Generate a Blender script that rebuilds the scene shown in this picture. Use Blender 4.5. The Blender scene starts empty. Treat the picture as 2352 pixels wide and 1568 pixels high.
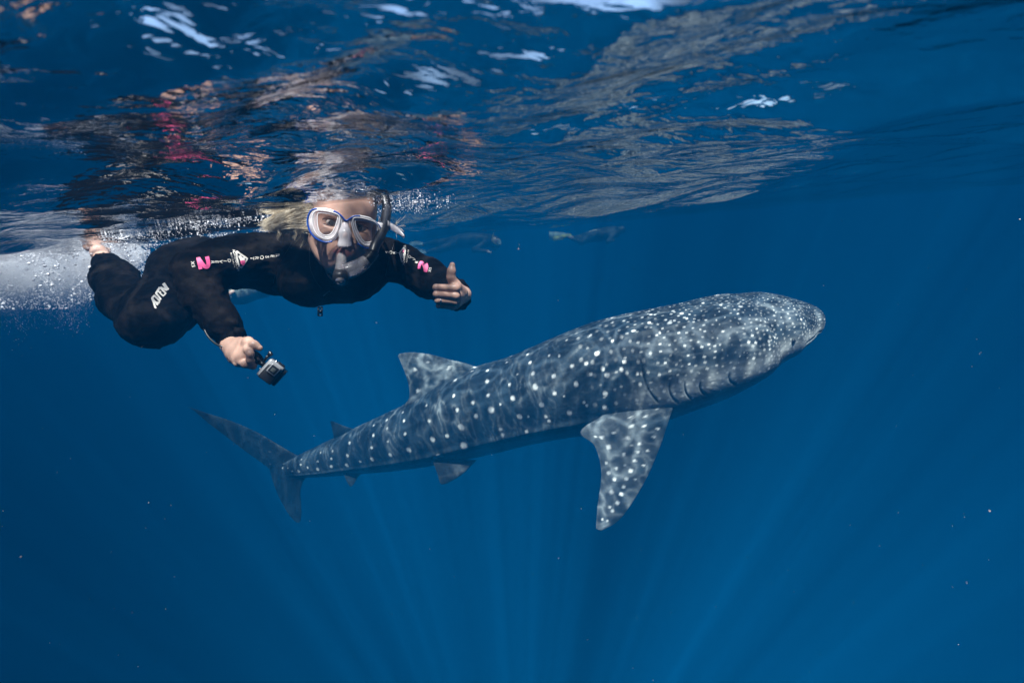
import bpy, math, random
import numpy as np
import openvdb
from mathutils import Vector, Matrix
from mathutils.bvhtree import BVHTree
random.seed(7); rng = np.random.RandomState(7)
R = math.radians
scn = bpy.context.scene
# ------------------------------------------------------------------ camera
FPX, CX, CY = 1045.0, 1176.0, 784.0
PITCH, ROLL = R(13.4), R(5.0)
Fw = Vector((0, math.cos(PITCH), -math.sin(PITCH)))
U0 = Vector((0, math.sin(PITCH), math.cos(PITCH))); R0 = Vector((1, 0, 0))
Rt = R0*math.cos(ROLL) - U0*math.sin(ROLL)
Up = U0*math.cos(ROLL) + R0*math.sin(ROLL)
cam_d = bpy.data.cameras.new('camera'); cam = bpy.data.objects.new('camera', cam_d)
scn.collection.objects.link(cam)
cam.matrix_world = Matrix(((Rt.x, Up.x, -Fw.x, 0), (Rt.y, Up.y, -Fw.y, 0), (Rt.z, Up.z, -Fw.z, 0), (0, 0, 0, 1)))
cam_d.sensor_width = 36; cam_d.lens = 16.0; cam_d.clip_start = 0.02; cam_d.clip_end = 2000
cam_d.dof.use_dof = True; cam_d.dof.focus_distance = 1.3; cam_d.dof.aperture_fstop = 4.0
scn.camera = cam
def at(px, py, D):
    return Rt*((px-CX)/FPX*D) + Up*(-(py-CY)/FPX*D) + Fw*D
def A(px, py, D): return np.array(at(px, py, D))
# ------------------------------------------------------------------ light
SUN_EL, SUN_AZ = R(65), R(187)      # azimuth clockwise from +Y: behind the camera
sd = Vector((math.sin(SUN_AZ)*math.cos(SUN_EL)*-1*-1, math.cos(SUN_AZ)*math.cos(SUN_EL), math.sin(SUN_EL)))
sd.x = abs(sd.x)                     # a little to the right
w = bpy.data.worlds.new('World'); scn.world = w; w.use_nodes = True
nt = w.node_tree; bg = nt.nodes['Background']
sky = nt.nodes.new('ShaderNodeTexSky'); sky.sky_type = 'NISHITA'; sky.sun_disc = False
sky.sun_elevation = SUN_EL; sky.sun_rotation = math.atan2(sd.x, sd.y)
nt.links.new(sky.outputs[0], bg.inputs[0]); bg.inputs[1].default_value = 0.145
sl = bpy.data.lights.new('sun', 'SUN'); sl.energy = 5.0; sl.angle = R(0.8); sl.color = (1.0, .95, .90)
so = bpy.data.objects.new('sun', sl); scn.collection.objects.link(so)
so.rotation_euler = sd.to_track_quat('Z', 'Y').to_euler()
scn.view_settings.view_transform = 'Standard'; scn.view_settings.look = 'None'
scn.view_settings.gamma = 1; scn.view_settings.exposure = 2.0
cy = scn.cycles
cy.use_denoising = True
try: cy.denoiser = 'OPENIMAGEDENOISE'
except Exception: pass
cy.max_bounces = 8; cy.diffuse_bounces = 2; cy.glossy_bounces = 4; cy.transmission_bounces = 6
cy.transparent_max_bounces = 12; cy.volume_bounces = 2
cy.caustics_reflective = False; cy.caustics_refractive = False
cy.sample_clamp_indirect = 6; cy.blur_glossy = 0.2
# ------------------------------------------------------------------ helpers
def link(o, parent=None):
    scn.collection.objects.link(o)
    if parent is not None: o.parent = parent
    return o
def tag(o, label=None, cat=None, group=None, kind=None):
    if label: o['label'] = label
    if cat: o['category'] = cat
    if group: o['group'] = group
    if kind: o['kind'] = kind
    return o
def mesh_np(name, V, F, mats, parent=None, smooth=True, midx=None):
    """V (n,3), F (m,3|4) arrays -> object"""
    V = np.asarray(V, dtype=np.float32); F = np.asarray(F, dtype=np.int32)
    me = bpy.data.meshes.new(name); n = F.shape[1]
    me.vertices.add(len(V)); me.vertices.foreach_set('co', V.ravel())
    me.loops.add(F.size); me.loops.foreach_set('vertex_index', F.ravel())
    me.polygons.add(len(F)); me.polygons.foreach_set('loop_start', np.arange(0, F.size, n, dtype=np.int32))
    me.polygons.foreach_set('loop_total', np.full(len(F), n, dtype=np.int32))
    if midx is not None: me.polygons.foreach_set('material_index', np.asarray(midx, dtype=np.int32))
    me.update(calc_edges=True); me.validate()
    me.polygons.foreach_set('use_smooth', np.full(len(me.polygons), smooth))
    for m in (mats if isinstance(mats, (list, tuple)) else [mats]): me.materials.append(m)
    return link(bpy.data.objects.new(name, me), parent)
def color_attr(me, C, name='Col'):
    a = me.color_attributes.new(name, 'FLOAT_COLOR', 'POINT')
    C4 = np.ones((len(C), 4), dtype=np.float32); C4[:, :3] = C
    a.data.foreach_set('color', C4.ravel())
class MB:
    """collects polygons"""
    def __init__(s): s.V = []; s.F = []
    def add(s, V, F):
        o = len(s.V); s.V += [tuple(v) for v in V]; s.F += [tuple(i+o for i in f) for f in F]
    def tube(s, pts, rad, n=10, closed=False, cap=True, flat=1.0, side=None):
        P = [np.array(p, float) for p in pts]; N = len(P)
        if np.isscalar(rad): rad = [rad]*N
        ref = np.array([0.13, .2, .97]) if side is None else np.array(side, float)
        V = []; prev = None
        for i in range(N):
            t = (P[(i+1) % N]-P[i-1]) if closed else P[min(i+1, N-1)]-P[max(i-1, 0)]
            t = t/(np.linalg.norm(t)+1e-12)
            u = ref if prev is None else prev
            u = u - t*np.dot(u, t)
            if np.linalg.norm(u) < 1e-4: u = np.cross(t, [1, 0, 0])
            u = u/np.linalg.norm(u); prev = u; v = np.cross(t, u)
            for k in range(n):
                a = 2*math.pi*k/n
                V.append(P[i]+rad[i]*(math.cos(a)*u+math.sin(a)*v*flat))
        F = []
        M = N if closed else N-1
        for i in range(M):
            j = (i+1) % N
            for k in range(n):
                F.append((i*n+k, i*n+(k+1) % n, j*n+(k+1) % n, j*n+k))
        if cap and not closed:
            F.append(tuple(reversed(range(n)))); F.append(tuple((N-1)*n+k for k in range(n)))
        s.add(V, F)
    def box(s, c, ax, ay, az, hx, hy, hz, bev=0.0):
        c, ax, ay, az = [np.array(q, float) for q in (c, ax, ay, az)]
        if bev <= 0:
            V = [c+ax*hx*i+ay*hy*j+az*hz*k for i in (-1, 1) for j in (-1, 1) for k in (-1, 1)]
            s.add(V, [(0, 1, 3, 2), (4, 6, 7, 5), (0, 4, 5, 1), (2, 3, 7, 6), (0, 2, 6, 4), (1, 5, 7, 3)])
            return
        loops = []
        def ring(hx_, hy_, z):
            b = bev; out = []
            for sx, sy, a0 in ((1, 1, 0), (-1, 1, 90), (-1, -1, 180), (1, -1, 270)):
                for a in (0, 30, 60, 90):
                    t = R(a0+a); out.append(c+ax*(sx*(hx_-b)+b*math.cos(t))+ay*(sy*(hy_-b)+b*math.sin(t))+az*z)
            return out
        V = ring(hx-bev*.6, hy-bev*.6, -hz)+ring(hx, hy, -hz+bev*.6)+ring(hx, hy, hz-bev*.6)+ring(hx-bev*.6, hy-bev*.6, hz)
        n = 16; F = [tuple(reversed(range(n))), tuple(3*n+k for k in range(n))]
        for q in range(3):
            for k in range(n): F.append((q*n+k, q*n+(k+1) % n, (q+1)*n+(k+1) % n, (q+1)*n+k))
        s.add(V, F)
    def build(s, name, mat, parent=None, smooth=True):
        me = bpy.data.meshes.new(name); me.from_pydata(s.V, [], s.F); me.update()
        me.polygons.foreach_set('use_smooth', [smooth]*len(me.polygons)); me.materials.append(mat)
        return link(bpy.data.objects.new(name, me), parent)
def spline(P, n):
    """Catmull-Rom through rows of P, n samples"""
    P = np.asarray(P, float); N = len(P); t = np.linspace(0, N-1, n); i = np.minimum(t.astype(int), N-2); f = (t-i)[:, None]
    g = lambda k: P[np.clip(k, 0, N-1)]
    p0, p1, p2, p3 = g(i-1), g(i), g(i+1), g(i+2)
    return .5*((2*p1)+(-p0+p2)*f+(2*p0-5*p1+4*p2-p3)*f*f+(-p0+3*p1-3*p2+p3)*f**3)
def closed_spline(P, n):
    P = np.asarray(P, float); N = len(P); t = np.arange(n)*N/n; i = t.astype(int); f = (t-i)[:, None]
    g = lambda k: P[k % N]
    p0, p1, p2, p3 = g(i-1), g(i), g(i+1), g(i+2)
    return .5*((2*p1)+(-p0+p2)*f+(2*p0-5*p1+4*p2-p3)*f*f+(-p0+3*p1-3*p2+p3)*f**3)
def hashn(i, j, k, seed):
    h = (i*374761393 + j*668265263 + k*2147483647*31 + seed*974711) & 0xffffffff
    h = ((h ^ (h >> 13))*1274126177) & 0xffffffff
    return ((h ^ (h >> 16)) & 0xffff)/65535.0
def vnoise(P, seed=0):
    P = np.asarray(P, float); I = np.floor(P).astype(np.int64); f = P-I; f = f*f*(3-2*f)
    out = 0
    for a in (0, 1):
        for b in (0, 1):
            for c in (0, 1):
                wgt = (f[:, 0] if a else 1-f[:, 0])*(f[:, 1] if b else 1-f[:, 1])*(f[:, 2] if c else 1-f[:, 2])
                out = out + wgt*hashn(I[:, 0]+a, I[:, 1]+b, I[:, 2]+c, seed)
    return out
def fbm(P, seed=0, o=3):
    s = 0; a = .5; t = 0
    for q in range(o): s = s+a*vnoise(P*2**q, seed+q*17); t += a; a *= .5
    return s/t
# ------------------------------------------------------------------ SDF toolkit
class Field:
    def __init__(s, lo, hi, vox):
        s.lo = np.array(lo, float); s.vox = vox; s.n = np.ceil((np.array(hi)-s.lo)/vox).astype(int)+1
        s.a = np.full(s.n, 1.0, dtype=np.float32)
    def sub(s, blo, bhi):
        i0 = np.clip(np.floor((blo-s.lo)/s.vox).astype(int), 0, s.n); i1 = np.clip(np.ceil((bhi-s.lo)/s.vox).astype(int)+1, 0, s.n)
        if np.any(i1 <= i0): return None, None
        g = [(s.lo[k]+s.vox*np.arange(i0[k], i1[k])).astype(np.float32) for k in range(3)]
        X = g[0][:, None, None]; Y = g[1][None, :, None]; Z = g[2][None, None, :]
        return tuple(slice(i0[k], i1[k]) for k in range(3)), (X, Y, Z)
    def comb(s, sl, d, k, mode='u'):
        b = s.a[sl]
        if mode == 'u':
            if k > 0: h = np.maximum(k-np.abs(b-d), 0)/k; s.a[sl] = np.minimum(b, d)-h*h*k*.25
            else: s.a[sl] = np.minimum(b, d)
        else:
            d = -d
            h = np.maximum(k-np.abs(b-d), 0)/k if k > 0 else 0; s.a[sl] = np.maximum(b, d)+h*h*k*.25
    def cone(s, p1, p2, r1, r2=None, k=0.02, mode='u'):
        r2 = r1 if r2 is None else r2
        p1 = np.array(p1, float); p2 = np.array(p2, float); m = max(r1, r2)+k+3*s.vox
        sl, G = s.sub(np.minimum(p1, p2)-m, np.maximum(p1, p2)+m)
        if sl is None: return
        ab = p2-p1; L2 = float(ab@ab)+1e-12
        dx, dy, dz = G[0]-p1[0], G[1]-p1[1], G[2]-p1[2]
        t = np.clip((dx*ab[0]+dy*ab[1]+dz*ab[2])/L2, 0, 1)
        d = np.sqrt((dx-t*ab[0])**2+(dy-t*ab[1])**2+(dz-t*ab[2])**2)-(r1+(r2-r1)*t)
        s.comb(sl, d, k, mode)
    def ell(s, c, rad, axes=None, k=0.02, mode='u'):
        c = np.array(c, float); rad = np.array(rad, float); m = rad.max()+k+3*s.vox
        sl, G = s.sub(c-m, c+m)
        if sl is None: return
        ax = np.eye(3) if axes is None else np.array(axes, float)
        d = [G[i]-c[i] for i in range(3)]
        q = [(d[0]*ax[j][0]+d[1]*ax[j][1]+d[2]*ax[j][2]) for j in range(3)]
        k0 = np.sqrt(sum((q[j]/rad[j])**2 for j in range(3))); k1 = np.sqrt(sum((q[j]/rad[j]**2)**2 for j in range(3)))
        s.comb(sl, k0*(k0-1)/np.maximum(k1, 1e-6), k, mode)
    def chain(s, pts, rad, k=0.02):
        for i in range(len(pts)-1): s.cone(pts[i], pts[i+1], rad[i], rad[i+1], k)
    def mesh(s):
        g = openvdb.FloatGrid(1.0); g.copyFromArray(np.ascontiguousarray(s.a), tolerance=0.0)
        P, Q = g.convertToQuads(0.0)
        P = P*s.vox+s.lo; Q = Q.astype(np.int64)
        a, b, c, d = (P[Q[:, i]] for i in range(4))
        vol = np.einsum('ij,ij->i', a, np.cross(b, c)).sum()+np.einsum('ij,ij->i', a, np.cross(c, d)).sum()
        if vol < 0: Q = Q[:, ::-1]
        return P, Q
# ------------------------------------------------------------------ materials
def mat(name, color=(.5, .5, .5), rough=.5, metal=0, **kw):
    m = bpy.data.materials.new(name); m.use_nodes = True; b = m.node_tree.nodes['Principled BSDF']
    b.inputs['Base Color'].default_value = (*color, 1); b.inputs['Roughness'].default_value = rough; b.inputs['Metallic'].default_value = metal
    for k, v in kw.items():
        b.inputs[k.replace('_', ' ')].default_value = v
    return m
def nd(m, t, **kw):
    n = m.node_tree.nodes.new(t)
    for k, v in kw.items():
        if k.startswith('i_'): n.inputs[k[2:].replace('_', ' ')].default_value = v
        else: setattr(n, k, v)
    return n
def lk(m, a, b): m.node_tree.links.new(a, b)
def add_noise(m, c1, c2, scale, bump=0, bscale=None, dist=.002, lo=.35, hi=.65, detail=5):
    b = m.node_tree.nodes['Principled BSDF']; tc = nd(m, 'ShaderNodeTexCoord')
    n = nd(m, 'ShaderNodeTexNoise', i_Scale=scale, i_Detail=detail); lk(m, tc.outputs['Object'], n.inputs['Vector'])
    r = nd(m, 'ShaderNodeValToRGB'); r.color_ramp.elements[0].color = (*c1, 1); r.color_ramp.elements[1].color = (*c2, 1)
    r.color_ramp.elements[0].position = lo; r.color_ramp.elements[1].position = hi
    lk(m, n.outputs[0], r.inputs[0]); lk(m, r.outputs[0], b.inputs['Base Color'])
    if bump:
        n2 = nd(m, 'ShaderNodeTexNoise', i_Scale=bscale or scale*3, i_Detail=4); lk(m, tc.outputs['Object'], n2.inputs['Vector'])
        bp = nd(m, 'ShaderNodeBump', i_Strength=bump, i_Distance=dist); lk(m, n2.outputs[0], bp.inputs['Height']); lk(m, bp.outputs[0], b.inputs['Normal'])
    return m
M = {}
M['skin'] = add_noise(mat('skin', (.5, .31, .24), .42, Subsurface_Weight=.15, Subsurface_Scale=.01), (.41, .25, .195), (.52, .33, .26), 30, .25, 220, .0008)
M['skin'].node_tree.nodes['Principled BSDF'].inputs['Subsurface Radius'].default_value = (1, .3, .15)
M['neoprene'] = add_noise(mat('neoprene', rough=.8), (.0012, .001, .0013), (.006, .004, .004), 45, .5, 70, .006)
M['neoprene'].node_tree.nodes['Principled BSDF'].inputs['Specular IOR Level'].default_value = .1
M['print_white'] = mat('print_white', (.75, .72, .68), .5)
M['print_pink'] = mat('print_pink', (.85, .12, .32), .45)
M['hair'] = add_noise(mat('hair', rough=.45), (.78, .64, .45), (.95, .86, .70), 90)
M['brow'] = mat('brow', (.10, .05, .03), .7)
M['lips'] = mat('lips', (.46, .19, .17), .4)
M['eyewhite'] = mat('eyewhite', (.42, .38, .36), .3); M['iris'] = mat('iris', (.012, .008, .007), .35)
M['blue'] = mat('blue_plastic', (.01, .06, .32), .3); M['white_plastic'] = mat('white_plastic', (.78, .76, .78), .3)
M['black_rubber'] = mat('black_rubber', (.012, .011, .012), .35); M['black_plastic'] = mat('black_plastic', (.01, .01, .011), .3)
M['grey_plastic'] = mat('grey_plastic', (.32, .33, .35), .3, .4); M['lens_dark'] = mat('lens_dark', (.02, .022, .025), .08)
M['metal'] = mat('metal', (.75, .75, .76), .2, 1)
def clear(name, tint, fac, rough=.08, dens=.15):
    """thin clear silicone or plastic: mostly transparent, glossy, a little milky"""
    m = bpy.data.materials.new(name); m.use_nodes = True; t = m.node_tree; t.nodes.clear()
    out = nd(m, 'ShaderNodeOutputMaterial'); tr = nd(m, 'ShaderNodeBsdfTransparent'); tr.inputs[0].default_value = (*tint, 1)
    df = nd(m, 'ShaderNodeBsdfPrincipled'); df.inputs['Base Color'].default_value = (.8, .76, .8, 1); df.inputs['Roughness'].default_value = .3
    gl = nd(m, 'ShaderNodeBsdfGlossy'); gl.inputs['Roughness'].default_value = rough
    m1 = nd(m, 'ShaderNodeMixShader'); m1.inputs[0].default_value = dens; lk(m, tr.outputs[0], m1.inputs[1]); lk(m, df.outputs[0], m1.inputs[2])
    lw = nd(m, 'ShaderNodeLayerWeight'); lw.inputs['Blend'].default_value = fac
    m2 = nd(m, 'ShaderNodeMixShader'); lk(m, lw.outputs['Fresnel'], m2.inputs[0]); lk(m, m1.outputs[0], m2.inputs[1]); lk(m, gl.outputs[0], m2.inputs[2])
    lk(m, m2.outputs[0], out.inputs[0]); return m
M['glass'] = clear('mask_glass', (.94, .90, .84), .06, .03, .03)
M['silicone'] = clear('silicone', (.95, .92, .95), .18, .22, .48)
M['clear_tube'] = clear('clear_tube', (.92, .9, .93), .22, .05, .13)
# ------------------------------------------------------------------ the water body and its surface
haze_m = bpy.data.materials.new('water_body'); haze_m.use_nodes = True; haze_m.node_tree.nodes.clear()
ho = nd(haze_m, 'ShaderNodeOutputMaterial'); hv = nd(haze_m, 'ShaderNodeVolumePrincipled')
hv.inputs['Color'].default_value = (.0004, .054, .142, 1); hv.inputs['Density'].default_value = .21
hv.inputs['Absorption Color'].default_value = (.03, .13, .18, 1); hv.inputs['Anisotropy'].default_value = -.36
lk(haze_m, hv.outputs[0], ho.inputs['Volume'])
mb = MB(); mb.box((0, 40, -29.7), (1, 0, 0), (0, 1, 0), (0, 0, 1), 90, 90, 30.3)
hz = mb.build('haze', haze_m, smooth=False); tag(hz, 'clear deep blue sea water thickening to plain blue with distance', kind='stuff')

wr = np.random.RandomState(6)
WV = []
for lam, n, st in ((3.2, 4, .026), (1.5, 5, .036), (.75, 7, .036), (.38, 9, .048), (.19, 10, .060), (.095, 10, .055)):
    for q in range(n):
        th = wr.normal(R(255), R(38)); l = lam*wr.uniform(.75, 1.35); kk = 2*math.pi/l
        WV.append((kk*math.cos(th), kk*math.sin(th), kk, st/kk*wr.uniform(.6, 1.2), wr.uniform(0, 6.28), l))
def surf_z(x, y, cell=None):
    r = np.sqrt(x*x+y*y)
    z = .102+.075*np.exp(-(r/.60)**2)
    dsw = np.exp(-(((x+.55)/.75)**2+((y-1.2)/.40)**2))     # quieter swell where the snorkeller lies
    z = z-.016*np.exp(-(((x+.32)/.30)**2+((y-1.02)/.26)**2))
    wx = x+.05*np.sin(2.3*y+1)+.03*np.sin(5.1*x); wy = y+.05*np.sin(2.9*x+.4)
    for kx, ky, kk, a, ph, l in WV:
        f = 1.0
        if l > .6: f = f*(1-.8*dsw)*(1-.45*np.exp(-(r/.6)**2))
        if cell is not None: f = f*np.clip((l/cell-3)/4, 0, 1)
        s = np.sin(kx*wx+ky*wy+ph)
        z = z+f*a*(s+.18*np.cos(2*(kx*wx+ky*wy+ph)))
    return z
nr, na = 620, 900
rr = .03*np.exp(np.linspace(0, math.log(85/.03), nr)); aa = np.linspace(0, 2*math.pi, na, endpoint=False)
# finer angles in front of the camera
aa = aa + .55*np.sin(2*(aa-math.pi/2))*-.5
RR, AA = np.meshgrid(rr, aa, indexing='ij')
X = RR*np.cos(AA); Y = RR*np.sin(AA)
cell = RR*max(math.log(85/.03)/nr, 2*math.pi/na)
Z = surf_z(X, Y, cell)
V = np.stack([X, Y, Z], -1).reshape(-1, 3)
idx = np.arange(nr*na).reshape(nr, na)
Q = np.stack([idx[:-1, :], idx[1:, :], np.roll(idx, -1, 1)[1:, :], np.roll(idx, -1, 1)[:-1, :]], -1).reshape(-1, 4)
V = np.vstack([V, [[0, 0, float(surf_z(np.array([0.]), np.array([0.]))[0])]]])
wm = bpy.data.materials.new('water_surface'); wm.use_nodes = True; wm.node_tree.nodes.clear()
wo = nd(wm, 'ShaderNodeOutputMaterial'); geo = nd(wm, 'ShaderNodeNewGeometry')
fr = nd(wm, 'ShaderNodeFresnel', i_IOR=1.333); trn = nd(wm, 'ShaderNodeBsdfTransparent'); gls = nd(wm, 'ShaderNodeBsdfGlossy'); gls.inputs['Roughness'].default_value = .012
mx = nd(wm, 'ShaderNodeMixShader'); lk(wm, fr.outputs[0], mx.inputs[0]); lk(wm, trn.outputs[0], mx.inputs[1]); lk(wm, gls.outputs[0], mx.inputs[2]); lk(wm, mx.outputs[0], wo.inputs[0])
mp = nd(wm, 'ShaderNodeMapping'); mp.inputs['Scale'].default_value = (1, 1.6, 1); mp.inputs['Rotation'].default_value = (0, 0, R(-14)); lk(wm, geo.outputs['Position'], mp.inputs[0])
n1 = nd(wm, 'ShaderNodeTexNoise', i_Scale=26, i_Detail=3, i_Distortion=.6); lk(wm, mp.outputs[0], n1.inputs['Vector'])
n2 = nd(wm, 'ShaderNodeTexNoise', i_Scale=7, i_Detail=3, i_Distortion=.5); lk(wm, mp.outputs[0], n2.inputs['Vector'])
b1 = nd(wm, 'ShaderNodeBump', i_Strength=1, i_Distance=.0032); lk(wm, n1.outputs[0], b1.inputs['Height'])
b2 = nd(wm, 'ShaderNodeBump', i_Strength=1, i_Distance=.010); lk(wm, n2.outputs[0], b2.inputs['Height']); lk(wm, b1.outputs[0], b2.inputs['Normal'])
for n_ in (fr, gls): lk(wm, b2.outputs[0], n_.inputs['Normal'])
# caustic light painted into the transparent colour: bright net of lines, dimmer between
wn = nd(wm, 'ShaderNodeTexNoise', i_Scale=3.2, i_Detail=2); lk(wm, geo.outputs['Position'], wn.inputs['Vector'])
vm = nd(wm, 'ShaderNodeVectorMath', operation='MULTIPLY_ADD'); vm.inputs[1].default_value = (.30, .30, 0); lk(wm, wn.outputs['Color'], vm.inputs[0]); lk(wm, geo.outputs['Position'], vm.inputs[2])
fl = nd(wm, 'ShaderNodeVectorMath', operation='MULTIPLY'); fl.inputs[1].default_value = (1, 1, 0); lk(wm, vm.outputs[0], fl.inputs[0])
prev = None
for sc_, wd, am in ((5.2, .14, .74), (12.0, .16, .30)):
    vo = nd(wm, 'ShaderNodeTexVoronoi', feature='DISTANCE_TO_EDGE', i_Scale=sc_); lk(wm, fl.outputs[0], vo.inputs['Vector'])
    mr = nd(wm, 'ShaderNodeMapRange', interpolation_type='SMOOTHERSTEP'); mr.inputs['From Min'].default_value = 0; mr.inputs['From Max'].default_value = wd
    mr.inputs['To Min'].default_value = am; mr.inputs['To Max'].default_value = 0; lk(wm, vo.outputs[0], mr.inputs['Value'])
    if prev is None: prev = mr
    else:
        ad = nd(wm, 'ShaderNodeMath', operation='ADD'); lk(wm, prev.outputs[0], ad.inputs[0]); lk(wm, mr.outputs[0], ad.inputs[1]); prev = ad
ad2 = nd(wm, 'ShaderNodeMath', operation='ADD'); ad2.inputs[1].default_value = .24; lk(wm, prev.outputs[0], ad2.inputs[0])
CS, CW = .16, 1.85  # broad patches of shade painted into the same colour, darkening the outer water
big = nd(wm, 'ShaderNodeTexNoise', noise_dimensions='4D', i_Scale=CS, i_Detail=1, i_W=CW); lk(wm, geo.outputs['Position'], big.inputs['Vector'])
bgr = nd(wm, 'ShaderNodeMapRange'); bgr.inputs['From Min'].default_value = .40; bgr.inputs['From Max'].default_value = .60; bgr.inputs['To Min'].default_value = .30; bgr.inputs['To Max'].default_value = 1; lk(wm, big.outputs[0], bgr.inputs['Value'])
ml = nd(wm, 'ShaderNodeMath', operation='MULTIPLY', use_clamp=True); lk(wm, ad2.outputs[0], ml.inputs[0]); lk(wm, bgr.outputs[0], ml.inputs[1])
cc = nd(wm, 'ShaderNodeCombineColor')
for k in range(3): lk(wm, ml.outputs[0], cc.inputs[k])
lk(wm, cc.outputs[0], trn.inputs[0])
cap = np.array([[nr*na, j, (j+1) % na, (j+1) % na] for j in range(na)])
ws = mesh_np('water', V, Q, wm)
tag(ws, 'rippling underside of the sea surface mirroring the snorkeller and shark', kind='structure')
# ------------------------------------------------------------------ whale shark
_A = A
def A(x, y, d): return _A(x, y, d if d < 3 else 3+(d-3)*.66)
ST = np.array([  # px x, top, bottom, distance, width/height
 (1880, 708, 746, 3.00, 1.7), (1874, 695, 758, 2.99, 1.9), (1859, 684, 772, 2.98, 1.85), (1832, 676, 791, 2.98, 1.7), (1790, 671, 815, 2.98, 1.6), (1730, 671, 852, 3.0, 1.45),
 (1660, 678, 893, 3.02, 1.3), (1600, 688, 925, 3.06, 1.18), (1540, 699, 950, 3.12, 1.1), (1480, 710, 972, 3.18, 1.05),
 (1400, 729, 992, 3.28, 1.0), (1300, 768, 1006, 3.42, .98), (1200, 810, 1024, 3.6, .95), (1120, 834, 1044, 3.76, .92),
 (1040, 872, 1062, 3.95, .9), (960, 918, 1076, 4.15, .88), (880, 955, 1086, 4.4, .85), (800, 992, 1092, 4.68, .85),
 (730, 1025, 1096, 4.92, .9), (680, 1048, 1096, 5.1, .95), (650, 1060, 1092, 5.2, .9), (628, 1068, 1084, 5.27, .7)])
ST[:, 3] = np.where(ST[:, 3] > 3, 3+(ST[:, 3]-3)*.66, ST[:, 3]); ST[:, 0] = np.where(ST[:, 0] > 1600, 1600+(ST[:, 0]-1600)*.87, ST[:, 0])
Ns, Nt = 640, 260
arc = np.concatenate([[0], np.cumsum(np.hypot(np.diff(ST[:, 0]), np.diff((ST[:, 1]+ST[:, 2])/2)))])
arc /= arc[-1]; sv = np.linspace(0, 1, Ns)**1.12
def pch(xq, x, y):   # smooth monotone-ish interpolation
    h = np.diff(x); d = np.diff(y)/h; m = np.zeros(len(x)); m[1:-1] = np.where(d[:-1]*d[1:] > 0, 2*d[:-1]*d[1:]/(d[:-1]+d[1:]+1e-12), 0); m[0] = d[0]; m[-1] = d[-1]
    i = np.clip(np.searchsorted(x, xq)-1, 0, len(x)-2); t = (xq-x[i])/h[i]
    return (2*t**3-3*t**2+1)*y[i]+(t**3-2*t**2+t)*h[i]*m[i]+(-2*t**3+3*t**2)*y[i+1]+(t**3-t**2)*h[i]*m[i+1]
sx, stp, sbt, sD, sW = (pch(sv, arc, ST[:, k]) for k in range(5))
C = np.array([_A(x, (a+b)/2, d) for x, a, b, d in zip(sx, stp, sbt, sD)])
k_ = np.ones(15)/15
T = np.gradient(C, axis=0); T /= np.linalg.norm(T, axis=1)[:, None]
upc = np.array(Up)*.97+np.array(-Fw)*.34           # the back is turned a little towards us
UPv = upc[None]-T*(T@upc)[:, None]; UPv /= np.linalg.norm(UPv, axis=1)[:, None]
SDv = np.cross(T, UPv)                              # sideways, away or towards us
if (SDv@np.array(Fw)).mean() > 0: SDv = -SDv        # +side faces the camera
slope = math.cos(R(17))
ha = (sbt-stp)/2*sD/FPX*slope; ha = np.maximum(ha, .004)
ha = np.where(sv < .004, ha*(.15+.85*np.sqrt(np.clip(sv/.004, 0, 1))), ha)
hb = ha*sW
Ssm = np.concatenate([[0], np.cumsum(np.linalg.norm(np.diff(C, axis=0), axis=1))]); BL = Ssm[-1]
TH = np.linspace(0, 2*math.pi, Nt, endpoint=False)  # 0 = back, pi/2 = side facing us, pi = belly
S2, T2 = np.meshgrid(sv, TH, indexing='ij')
headf = np.clip(1-S2/.22, 0, 1)
nexp = 2.15+.5*headf
ct, st_ = np.cos(T2), np.sin(T2)
rs = (np.abs(ct)**nexp+np.abs(st_)**nexp)**(-1/nexp)
flat = 1-.10*headf*np.clip(-ct, 0, 1)               # flatter chin
# ridges along the side
def ridge(t0, wdt, amp, s0, s1):
    g = np.exp(-((np.abs(np.where(T2 > math.pi, 2*math.pi-T2, T2))-t0)/wdt)**2)
    return amp*g*np.clip((S2-s0)/.08, 0, 1)*np.clip((s1-S2)/.1, 0, 1)
bump = ridge(.55, .055, .020, .16, .75)+ridge(1.02, .05, .018, .20, .8)+ridge(1.95, .07, .05, .38, 1.05)
rs = rs*(1+bump)
HA = ha[:, None]; HB = hb[:, None]
P = C[:, None, :]+UPv[:, None, :]*(ct*rs*HA*flat)[..., None]+SDv[:, None, :]*(st_*rs*HB)[..., None]
# gill slits: five curved grooves on each side behind the head
uu = S2*BL; gm = np.zeros_like(S2)
Tm = np.where(T2 > math.pi, 2*math.pi-T2, T2)
for q, (s_g, a0, a1) in enumerate(((.185, 1.60, 1.98), (.225, 1.62, 2.0), (.25, 1.55, 1.98), (.275, 1.50, 1.95), (.305, 1.12, 1.85))):
    cen = s_g+.006*np.sin((Tm-a0)/(a1-a0)*math.pi)-.012*(Tm-a0)
    g = np.exp(-((S2-cen)*BL/.0055)**2)*np.clip((Tm-a0)/.08, 0, 1)*np.clip((a1-Tm)/.08, 0, 1); gm = np.maximum(gm, g)
nrm = UPv[:, None, :]*(ct)[..., None]+SDv[:, None, :]*(st_)[..., None]
P = P-nrm*(gm*.012)[..., None]
# mouth slit across the front
mo = np.exp(-((Tm-1.86)/.04)**2)*np.clip((.055-S2)/.02, 0, 1)
P = P-nrm*(mo*.012)[..., None]
nose = C[0]-T[0]*.004
Vb = P.reshape(-1, 3)
idx = np.arange(Ns*Nt).reshape(Ns, Nt)
Qb = np.stack([idx[:-1], np.roll(idx, -1, 1)[:-1], np.roll(idx, -1, 1)[1:], idx[1:]], -1).reshape(-1, 4)
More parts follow.
